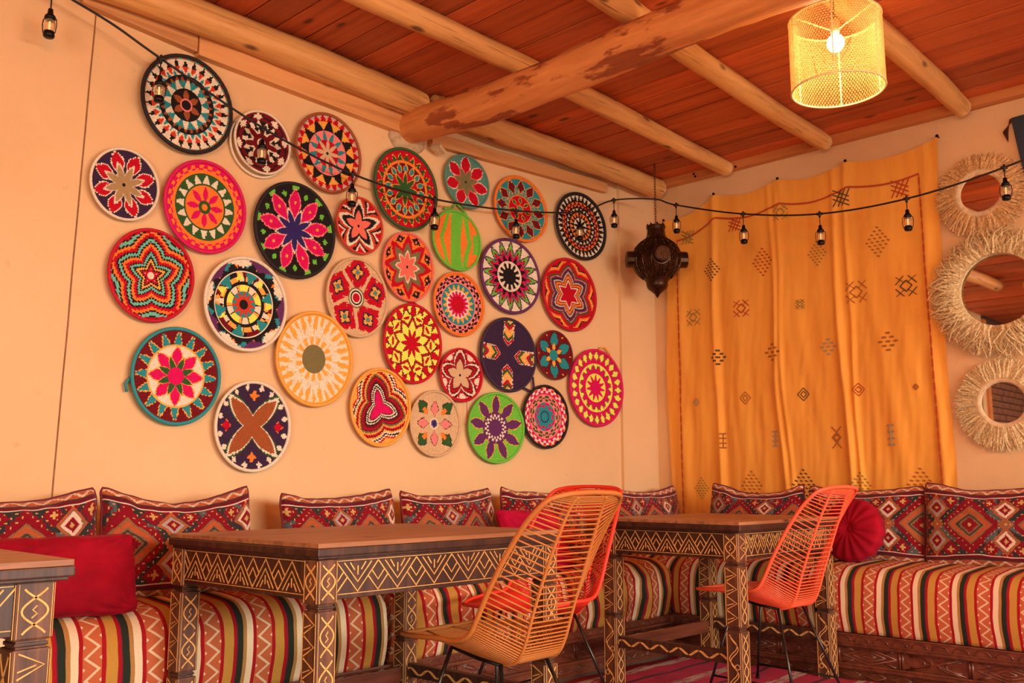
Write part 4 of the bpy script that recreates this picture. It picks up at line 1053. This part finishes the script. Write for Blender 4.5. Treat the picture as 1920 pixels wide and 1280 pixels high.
def table(x0, y0, x1, y1, h, label, rot, kinds, stretch=True, patw=.15, lw=.070, ins=.012):
    root = empty('carved_table', (0, 0, 0), 0, label, 'table', 'carved wooden tables')
    L, W = x1 - x0, y1 - y0
    bm = bmesh.new(); nb = 5
    for k in range(nb):
        bm = bmesh.new(); bmbox(bm, (.003, .003 + (W - .006) * k / nb + .0004, h - .014), (L - .003, .003 + (W - .006) * (k + 1) / nb - .0004, h), .0015); from_bm('top_board', bm, M['table_top'], root)
    bm = bmesh.new(); bmbox(bm, (0, 0, h - .038), (L, W, h - .0145), .004); from_bm('edge_frame', bm, M['dark_wood'], root)
    # dark moulding under the top
    bm = bmesh.new(); bmbox(bm, (.010, .010, h - .046), (L - .010, W - .010, h - .0365), .003); from_bm('top_moulding', bm, M['dark_wood'], root)
    za, zb = h - .150, h - .046
    legs = [(ins, ins), (L - ins - lw, ins), (ins, W - ins - lw), (L - ins - lw, W - ins - lw)]
    segs = [(h - .172, h - .047), (.330, h - .190), (.0, .312)]
    for li, (lx, ly) in enumerate(legs):
        bm = bmesh.new()
        for a, b in segs:
            bmbox(bm, (lx, ly, a), (lx + lw, ly + lw, b), .005)
        for a, b in ((h - .190, h - .172), (.312, .330)):
            bmbox(bm, (lx + .009, ly + .009, a - .004), (lx + lw - .009, ly + lw - .009, b + .004), 0)
        lg = from_bm('leg', bm, M['leg_wood'], root)
        mb = MB()
        for fi, (org, ea, nn) in enumerate((((lx, ly, 0), (1, 0, 0), (0, -1, 0)), ((lx, ly + lw, 0), (0, -1, 0), (-1, 0, 0)), ((lx + lw, ly, 0), (0, 1, 0), (1, 0, 0)), ((lx + lw, ly + lw, 0), (-1, 0, 0), (0, 1, 0)))):
            for si, (a, b) in enumerate(segs):
                kd = kinds[(si, fi % 2)] if (si, fi % 2) in kinds else 'leaf'
                carve_face(mb, kd, lw, a + .008, b - .008, org, ea, nn)
            for e in (.0055, lw - .0055):
                for a, b in segs: mb.ribbon([(e, a + .004), (e, b - .004)], .0014, org, ea, (0, 0, 1), nn)
        mb.build('leg_carving', M['carve'], lg)
        # dark ring in the notch
        for za_, zb_ in ((h - .186, h - .177), (.317, .325)):
            bm = bmesh.new(); bmbox(bm, (lx + .005, ly + .005, za_), (lx + lw - .005, ly + lw - .005, zb_), .003)
            from_bm('notch_ring', bm, M['dark_wood'], lg)
    # aprons with carved zigzags
    for org, ea, nn, ln, thv in (((ins + lw, ins + .008, 0), (1, 0, 0), (0, -1, 0), L - 2 * (ins + lw), 1), ((L - ins - lw, W - ins - .008, 0), (-1, 0, 0), (0, 1, 0), L - 2 * (ins + lw), 1),
                                 ((ins + .008, W - ins - lw, 0), (0, -1, 0), (-1, 0, 0), W - 2 * (ins + lw), 1), ((L - ins - .008, ins + lw, 0), (0, 1, 0), (1, 0, 0), W - 2 * (ins + lw), 1)):
        org = Vector(org); ea = Vector(ea); nn = Vector(nn)
        p0 = org - nn * .022; p1 = org + ea * ln
        lo = [min(p0[i], p1[i], (org)[i]) for i in range(2)]; hi = [max(p0[i], p1[i], org[i]) for i in range(2)]
        bm = bmesh.new(); bmbox(bm, (lo[0], lo[1], za - .012), (hi[0], hi[1], zb), .002); ap = from_bm('apron', bm, M['dark_wood'], root)
        mb = MB(); n = max(2, round(ln / patw)); cw = ln / n; z0, z1 = za + .006, zb - .012
        for k in range(n):
            for pl in unit_lines():
                pts = [((k + a) * cw, z0 + (z1 - z0) * (b if nn.y else 1 - b)) for a, b in pl]
                pts = [p for p in pts if -.001 <= p[0] <= ln + .001]
                if len(pts) > 1: mb.ribbon(pts, .0038, org, ea, (0, 0, 1), nn)
        for z in (z0 - .004, z1 + .004): mb.ribbon([(0.004, z), (ln - .004, z)], .002, org, ea, (0, 0, 1), nn)
        mb.build('apron_carving', M['carve'], ap)
    if stretch:
        for (a, b) in (((ins + .02, ins + lw), (ins + .055, W - ins - lw)), ((L - ins - .055, ins + lw), (L - ins - .02, W - ins - lw))):
            bm = bmesh.new(); bmbox(bm, (a[0], a[1], .172), (b[0], b[1], .225), .004); st = from_bm('stretcher', bm, M['dark_wood'], root)
            mb = MB(); ln = b[1] - a[1]
            for X, nn, ea, o in ((a[0], (-1, 0, 0), (0, -1, 0), (a[0], b[1], 0)), (b[0], (1, 0, 0), (0, 1, 0), (b[0], a[1], 0))):
                for ph in (0, .6): mb.ribbon([(t * ln, .198 + .012 * math.sin(t * ln * 60 + ph)) for t in np.linspace(.01, .99, 70)], .0035, o, ea, (0, 0, 1), nn)
            mb.build('stretcher_carving', M['carve'], st)
        bm = bmesh.new(); bmbox(bm, (ins + .06, W - ins - .055, .15), (L - ins - .06, W - ins - .03, .21), .004); from_bm('rear_stretcher', bm, M['base'], root)
    root.location = (x0, y0, 0); root.rotation_euler = (0, 0, rot)
    return root
table(1.570, 2.248, 2.66, 3.088, .78, 'dark carved table with light zigzag apron in the middle, camel chair tucked against it', .03, {(0, 0): 'leaf', (0, 1): 'leaf', (1, 0): 'leaf', (1, 1): 'chev', (2, 0): 'leaf', (2, 1): 'chev'}, True)
t2 = table(3.60, 2.09, 4.565, 2.88, .772, 'smaller dark carved table in the far corner with a wavy carved stretcher', .0, {(0, 0): 'zig', (0, 1): 'leaf', (1, 0): 'loop', (1, 1): 'chev', (2, 0): 'loop', (2, 1): 'wave'}, True, .115, .072, .028)
t2.location.z = .012
table(-.06, 2.20, .885, 3.095, .78, 'brown carved table at the lower left edge, only its corner in view', .0, {(0, 0): 'leaf', (0, 1): 'leaf', (1, 0): 'chev', (1, 1): 'leaf'}, True, .15, .082, .03)

# ------------------------------------------------------------ corded chairs
INN = [(.290, .440), (.215, .432), (.12, .418), (.03, .400), (-.06, .388), (-.122, .385), (-.165, .405), (-.195, .458), (-.226, .548), (-.272, .668), (-.322, .788), (-.364, .878), (-.386, .908)]
OUT = [(.298, .446), (.215, .452), (.13, .458), (.06, .462), (.0, .462), (-.05, .468), (-.085, .490), (-.115, .535), (-.160, .62), (-.225, .73), (-.295, .83), (-.355, .895), (-.382, .912)]
WOUT = [.17, .205, .222, .23, .234, .236, .236, .236, .234, .226, .212, .188, .150]
WIN = [.062, .078, .088, .095, .098, .10, .10, .10, .10, .098, .092, .082, .070]
def interp(tab, t):
    q = t * (len(tab) - 1); i = min(int(q), len(tab) - 2); f = q - i
    p = [tab[max(0, min(len(tab) - 1, i + k))] for k in (-1, 0, 1, 2)]
    def cr(a, b, c, d): return b + .5 * f * (c - a + f * (2 * a - 5 * b + 4 * c - d + f * (3 * (b - c) + d - a)))
    if isinstance(tab[0], tuple): return tuple(cr(p[0][k], p[1][k], p[2][k], p[3][k]) for k in range(len(tab[0])))
    return cr(*p)
chair_meshes = {}
def chair(loc, rz, mat, key, label, group):
    root = empty('corded_chair', loc, rz, label, 'chair', group)
    P = lambda t, sx: Vector((sx * interp(WIN if abs(sx) < 1.5 else WOUT, t), *interp(INN if abs(sx) < 1.5 else OUT, t)))
    O = lambda t, s: Vector((s * interp(WOUT, t), *interp(OUT, t)))
    I = lambda t, s: Vector((s * interp(WIN, t), *interp(INN, t)))
    # frame loop wrapped in cord
    mb = MB(); pts = [O(t, -1) for t in np.linspace(0, 1, 50)]
    top = [Vector((x, -.386 - .004 * math.cos(x * 9), .915 + .006 * math.cos(x / .15 * PI / 2))) for x in np.linspace(-.118, .118, 9)]
    pts += top + [O(t, 1) for t in np.linspace(1, 0, 50)]
    pts += [Vector((x, .302 + .004 * math.cos(x * 8), .444)) for x in np.linspace(.14, -.14, 9)]
    mb.tube(pts, .0085, 8, closed=True); mb.build('frame', mat, root, True)
    for s in (-1, 1):
        mb = MB(); mb.tube([I(t, s) for t in np.linspace(0, 1, 50)], .0058, 7); mb.build('rib', mat, root, True)
    N = 74
    for k in range(N):
        t = (k + .6) / N
        if (key, 0) not in chair_meshes or (k not in chair_meshes): 
            mb = MB(); sagz = .0
            pts = [O(t, -1), O(t, -1).lerp(I(t, -1), .5), I(t, -1), I(t, -1).lerp(I(t, 1), .5), I(t, 1), I(t, 1).lerp(O(t, 1), .5), O(t, 1)]
            mb.tube(pts, .0030, 5)
            me = bpy.data.meshes.new('cord'); me.from_pydata([tuple(v) for v in mb.v], [], mb.f); chair_meshes[k] = me
            me.polygons.foreach_set('use_smooth', [True] * len(me.polygons)); me.materials.append(mat)
        o = bpy.data.objects.new('cord', chair_meshes[k]); COL.objects.link(o); o.parent = root
        o.material_slots[0].link = 'OBJECT'; o.material_slots[0].material = mat
    # rods
    tops = {(-1, 1): (-.11, .12, .415), (1, 1): (.11, .12, .415), (-1, -1): (-.11, -.10, .383), (1, -1): (.11, -.10, .383)}
    feet = {(-1, 1): (-.215, .22, .006), (1, 1): (.215, .22, .006), (-1, -1): (-.215, -.23, .006), (1, -1): (.215, -.23, .006)}
    for q in tops:
        mb = MB(); mb.tube([tops[q], feet[q]], .0065, 8); lg = mb.build('leg', M['steel'], root, True)
        mb = MB(); mb.tube([Vector(feet[q]) - Vector((0, 0, .006)), Vector(feet[q]) + Vector((0, 0, .012))], .010, 8); mb.build('foot_cap', M['black'], lg)
    mb = MB()
    for s in (-1, 1): mb.tube([tops[(s, 1)], (s * .11, 0, .392), tops[(s, -1)]], .006, 7)
    mb.tube([tops[(-1, 1)], tops[(1, 1)]], .006, 7); mb.tube([tops[(-1, -1)], tops[(1, -1)]], .006, 7)
    mb.build('seat_support', M['black'], root, True)
    for s in (-1, 1):
        a = Vector(tops[(s, 1)]).lerp(Vector(feet[(s, 1)]), .84); b = Vector(tops[(s, -1)]).lerp(Vector(feet[(s, -1)]), .84)
        mb = MB(); mb.tube([a, b], .0045, 7); mb.build('stretcher', M['black'], root, True)
    return root
G = 'corded shell chairs at the tables'
chair((2.295, 2.235, 0), 0.03, M['camel'], 'a', 'camel brown corded chair nearest the camera, back turned, at the middle table', G)
chair((3.04, 2.73, .012), PI / 2 + .08, M['redcord'], 'b', 'bright red corded chair behind the camel one, at the end of the middle table', G)
cc = chair((4.03, 2.19, .012), -.04, M['coral'], 'c', 'coral orange corded chair at the right, at the far table', G)
cc.scale = (.97, .97, 1.0)

# ------------------------------------------------------------ rug
mb = MB(); nx, ny = 60, 50; V = []
for j in range(ny):
    for i in range(nx):
        x = 2.7 + (4.52 - 2.7) * i / (nx - 1); y = -.6 + (3.02 + .6) * j / (ny - 1)
        V.append((x, y, .010 + .006 * (mnoise.noise(Vector((x * 5, y * 5, 0))) + .5) + (.02 * math.exp(-((x - 4.5) / .05) ** 2) * max(0, mnoise.noise(Vector((0, y * 4, 2))) + .3))))
V = np.array(V)
o = cmesh('rug', V, gridF(nx, ny), None, M['rug']); tag(o, 'red flat-woven rug with pale zigzag bands on the floor under the tables', 'rug')
sd = o.modifiers.new('s', 'SOLIDIFY'); sd.thickness = .008; sd.offset = -1

# ------------------------------------------------------------ woven pendant lamp
lx, ly, lz0, lz1, lr = 3.489, 1.507, 2.515, 2.815, .180
pl = empty('pendant_lamp', (lx, ly, lz1), 0, 'lit cylindrical open-weave pendant lamp hanging at the top right', 'lamp')
bm = bmesh.new(); na, nz = 88, 30; ring = []
for j in range(nz + 1):
    z = lz0 - lz1 + (lz1 - lz0) * j / nz
    ring.append([bm.verts.new((lr * math.cos(2 * PI * (k + .5 * (j % 2)) / na), lr * math.sin(2 * PI * (k + .5 * (j % 2)) / na), z)) for k in range(na)])
for j in range(nz):
    for k in range(na):
        k2 = (k + 1) % na; a, b = ring[j], ring[j + 1]
        if j % 2 == 0: bm.faces.new((a[k], a[k2], b[k])); bm.faces.new((a[k2], b[k2], b[k]))
        else: bm.faces.new((a[k], a[k2], b[k2])); bm.faces.new((a[k], b[k2], b[k]))
sh = from_bm('woven_shade', bm, M['shade'], pl); wf = sh.modifiers.new('w', 'WIREFRAME'); wf.thickness = .0036; wf.use_even_offset = False
for z, r in ((lz0 - lz1, .0042), (0, .0042)):
    mb = MB(); mb.tube([(lr * math.cos(a), lr * math.sin(a), z) for a in np.linspace(0, 2 * PI, 64, endpoint=False)], r, 7, closed=True); mb.build('rim', M['wire'], pl, True)
for k in range(6):
    a = 2 * PI * k / 6 + .35; mb = MB(); mb.tube([(lr * math.cos(a), lr * math.sin(a), 0), (lr * math.cos(a), lr * math.sin(a), lz0 - lz1)], .003, 6); mb.build('upright', M['wire'], pl)
for k in range(3):
    a = 2 * PI * k / 3 + .35; mb = MB(); mb.tube([(lr * math.cos(a), lr * math.sin(a), 0), (.02 * math.cos(a), .02 * math.sin(a), -.045)], .0028, 6); mb.build('spoke', M['wire'], pl)
mb = MB(); mb.tube([(0, 0, CEIL - lz1), (0, 0, .0)], .0035, 6); mb.build('cable', M['rubber'], pl)
mb = MB(); mb.lathe([(.001, 0), (.018, -.002), (.019, -.05), (.016, -.06), (.001, -.06)], 16); mb.build('lamp_holder', M['frame_w'], pl, True)
mb = MB(); mb.lathe([(.001, 0), (.045, -.001), (.045, -.014), (.012, -.022), (.001, -.022)], 24, (0, 0, CEIL - lz1)); mb.build('ceiling_rose', M['frame_w'], pl, True)
bm = bmesh.new(); bmesh.ops.create_uvsphere(bm, u_segments=20, v_segments=14, radius=.034)
for v in bm.verts: v.co.z = v.co.z * 1.1 - .100
from_bm('bulb', bm, M['bulb'], pl, True)
d = bpy.data.lights.new('pendant_and_fill_glow', 'POINT'); d.energy = 8.5; d.color = (1, .72, .33); d.shadow_soft_size = .04
o = bpy.data.objects.new('pendant_and_fill_glow', d); COL.objects.link(o); o.location = (lx, ly, lz1 - .17)

# pendant copies added outside the picture, orange fill for upper walls and ceiling
fill_lamp2 = copy_tree(pl); fill_lamp2.location = (.15, .55, lz1); fill_lamp2['label'] = 'copy of the woven pendant lamp added behind the camera as orange fill, outside the picture'
fill_lamp2['group'] = 'woven pendant lamps'; pl['group'] = 'woven pendant lamps'
fill_lamp3 = copy_tree(pl); fill_lamp3.location = (2.35, -.75, lz1); fill_lamp3['label'] = 'copy of the woven pendant lamp added right of the view as orange fill, outside the picture'
for q, e in (((.15, .55, lz1 - .17), 100), ((2.35, -.75, lz1 - .17), 95)):  # orange fill points inside the added copies
    d = bpy.data.lights.new('pendant_and_fill_glow', 'POINT'); d.energy = e; d.color = (1, .34, .05); d.shadow_soft_size = .12
    o = bpy.data.objects.new('pendant_and_fill_glow', d); COL.objects.link(o); o.location = q

# ------------------------------------------------------------ moroccan metal lantern
LX, LY, LZ = 4.975, 3.428, 2.395
ml = empty('metal_lantern', (LX, LY, LZ), 0, 'dark pierced brass ball lantern hanging on a chain in the corner', 'lantern')
mb = MB(); prof = [(.158 * math.sin(a), .150 * math.cos(a)) for a in np.linspace(.42, 2.55, 22)]
mb.lathe(prof, 12); mb.build('body', M['brass'], ml)
for k in range(16):
    a0 = 2 * PI * k / 16; mb = MB()
    mb.tube([(.160 * math.sin(a) * math.cos(a0), .160 * math.sin(a) * math.sin(a0), .152 * math.cos(a)) for a in np.linspace(.42, 2.55, 16)], .004, 5); mb.build('rib', M['brass_l'], ml, True)
mb = MB()
for k in range(16):
    a0 = 2 * PI * (k + .5) / 16
    for a in (.75, 1.05, 1.35, 1.65, 1.95, 2.25):
        for s in ((0, 0),):
            c = Vector((.156 * math.sin(a) * math.cos(a0), .156 * math.sin(a) * math.sin(a0), .148 * math.cos(a))); nn = c.normalized()
            e1 = nn.cross(Vector((0, 0, 1))).normalized(); e2 = nn.cross(e1); r = .017 * math.sin(a)
            mb.tube([c + nn * .002 + e1 * r * math.cos(q) + e2 * r * math.sin(q) for q in np.linspace(0, 2 * PI, 8, endpoint=False)], .0026, 5, closed=True)
            mb.tube([c, c + nn * .007], [.006, .003], 6)
mb.build('embossed_rosettes', M['brass_l'], ml, True)
mb = MB(); mb.lathe([(.080, .125), (.070, .148), (.062, .160), (.058, .200), (.064, .218), (.064, .226), (.05, .232), (.02, .234), (.001, .234)], 12); mb.build('crown', M['brass'], ml)
mb = MB()
for k in range(8):
    a = 2 * PI * k / 8; mb.tube([(.055 * math.cos(a), .055 * math.sin(a), .224), (.055 * math.cos(a), .055 * math.sin(a), .243)], [.010, .002], 5)
mb.build('crown_points', M['brass'], ml)
mb = MB(); mb.lathe([(.088, -.122), (.080, -.140), (.072, -.15), (.071, -.172), (.062, -.196), (.035, -.215), (.016, -.232), (.009, -.246), (.0005, -.256)], 16); mb.build('finial', M['brass'], ml, True)
ang = math.atan2(rt.y, rt.x)
for k in range(4):
    a = ang + PI / 2 * k + .05; dv = Vector((math.cos(a), math.sin(a), 0)); mb = MB()
    mb.tube([dv * .130, dv * .150, dv * .151, dv * .198, dv * .202], [.066, .063, .056, .054, .045], 14); mb.build('side_knob', M['brass'], ml)
mb = MB(); z = .236; n = 0
while z + LZ < CEIL - .01:
    pts = []
    for q in np.linspace(0, 2 * PI, 10, endpoint=False):
        a, b = .006 * math.cos(q), .012 * math.sin(q)
        pts.append((a, 0, z + .010 + b) if n % 2 else (0, a, z + .010 + b))
    mb.tube(pts, .0019, 5, closed=True); z += .0185; n += 1
mb.build('chain', M['chain'], ml, True)

# ------------------------------------------------------------ string lights
def catm(P, n=8):
    P = [Vector(p) for p in P]; out = []
    for i in range(len(P) - 1):
        a, b, c, d = P[max(0, i - 1)], P[i], P[i + 1], P[min(len(P) - 1, i + 2)]
        for k in range(n):
            f = k / n; out.append(b + .5 * f * (c - a + f * (2 * a - 5 * b + 4 * c - d + f * (3 * (b - c) + d - a))))
    return out + [P[-1]]
Yc = 3.60
nodes = [(.85, 3.60, 2.80), (1.209, Yc, 2.838), (1.284, Yc, 2.820), (1.454, Yc, 2.775), (1.654, Yc, 2.702), (2.145, Yc, 2.539), (2.648, Yc, 2.446), (3.186, Yc, 2.440), (3.815, Yc, 2.512), (4.395, Yc, 2.632), (4.752, Yc, 2.786), (4.972, 3.43, 2.806),
         (5.0, 3.283, 2.741), (5.0, 2.80, 2.583), (5.0, 2.31, 2.484), (5.0, 1.816, 2.468), (5.0, 1.325, 2.526), (5.0, .8, 2.65), (4.95, .2, 2.82)]
cb = MB(); cb.tube(catm([(.80, 3.36, 2.87), (.95, 3.46, 2.865), (1.10, 3.56, 2.855)] + nodes[1:], 8), .0052, 7)
cbo = cb.build('light_cable', M['rubber'], None, True); tag(cbo, 'black string-light cable swagged across both walls through the lantern chain', 'cable')
drops = {(1.209, Yc): (2.838, .098), (1.654, Yc): (2.702, .085), (2.145, Yc): (2.539, .065), (2.648, Yc): (2.446, .060), (3.186, Yc): (2.440, .062), (3.815, Yc): (2.512, .062), (4.395, Yc): (2.632, .080), (4.752, Yc): (2.786, .080),
         (5.0, 3.283): (2.741, .082), (5.0, 2.80): (2.583, .082), (5.0, 2.31): (2.484, .078), (5.0, 1.816): (2.468, .072), (5.0, 1.325): (2.526, .065)}
names = ['hanging alone at the top left corner over bare plaster', 'over the large teal basket', 'over the small maroon and cream basket', 'beside the red-toothed basket', 'between the green-rimmed basket and the lime striped one', 'over the maroon diamond basket',
         'over the black triangle basket', 'over bare plaster left of the metal lantern', 'just right of the metal lantern', 'second from the metal lantern over the yellow cloth', 'third from the metal lantern over the yellow cloth', 'fourth from the lantern, right side of yellow cloth', 'in front of the top raffia mirror']
proto = None
for ((x, y), (z, dr)), nm in zip(drops.items(), names):
    lab = 'small black lantern-shaped string light ' + nm
    if proto is None:
        proto = empty('string_light', (0, 0, 0), 0, lab, 'light', 'string lights')
        mb = MB(); mb.tube([(-.016, 0, 0), (.016, 0, 0)], .0085, 8); mb.tube([(0, 0, .016), (0, 0, -.02)], [.005, .007], 8); mb.build('clip', M['rubber'], proto, True)
        mb = MB(); mb.tube([(0, 0, -.01), (0, 0, -1)], .0028, 6); proto_drop = mb.build('drop_cord', M['rubber'], proto)
        hd = 0
        cap = MB(); cap.lathe([(.001, .012), (.009, .010), (.011, -.010), (.019, -.018), (.021, -.030), (.014, -.032), (.001, -.032)], 14); c = cap.build('cap', M['black'], proto, True)
        g = MB(); g.lathe([(.012, -.031), (.021, -.042), (.0225, -.056), (.019, -.072), (.013, -.080)], 14); g_ = g.build('glass_chimney', M['bglass'], proto, True)
        fl = MB(); fl.tube([(0, 0, -.036), (0, 0, -.074)], [.0045, .0045], 6); f_ = fl.build('filament', M['filament'], proto)
        b_ = MB(); b_.lathe([(.012, -.078), (.020, -.082), (.021, -.100), (.016, -.106), (.001, -.106)], 14); bo = b_.build('base', M['black'], proto, True)
        arms = []
        for s in (-1, 1):
            a_ = MB(); a_.tube([(s * .014, 0, -.024), (s * .026, 0, -.032), (s * .028, 0, -.058), (s * .024, 0, -.085), (s * .018, 0, -.092)], .0019, 5); arms.append(a_.build('side_arm', M['black'], proto))
        cur = proto
    else:
        cur = copy_tree(proto); cur['label'] = lab
    cur.location = (x, y, z); cur.rotation_euler = (0, 0, ang + (x * 7 % 1 - .5) * .8)
    for ch in cur.children:
        nme = ch.name.split('.')[0]
        if nme == 'drop_cord': ch.scale = (1, 1, dr)
        elif nme != 'clip': ch.location = (0, 0, -dr)
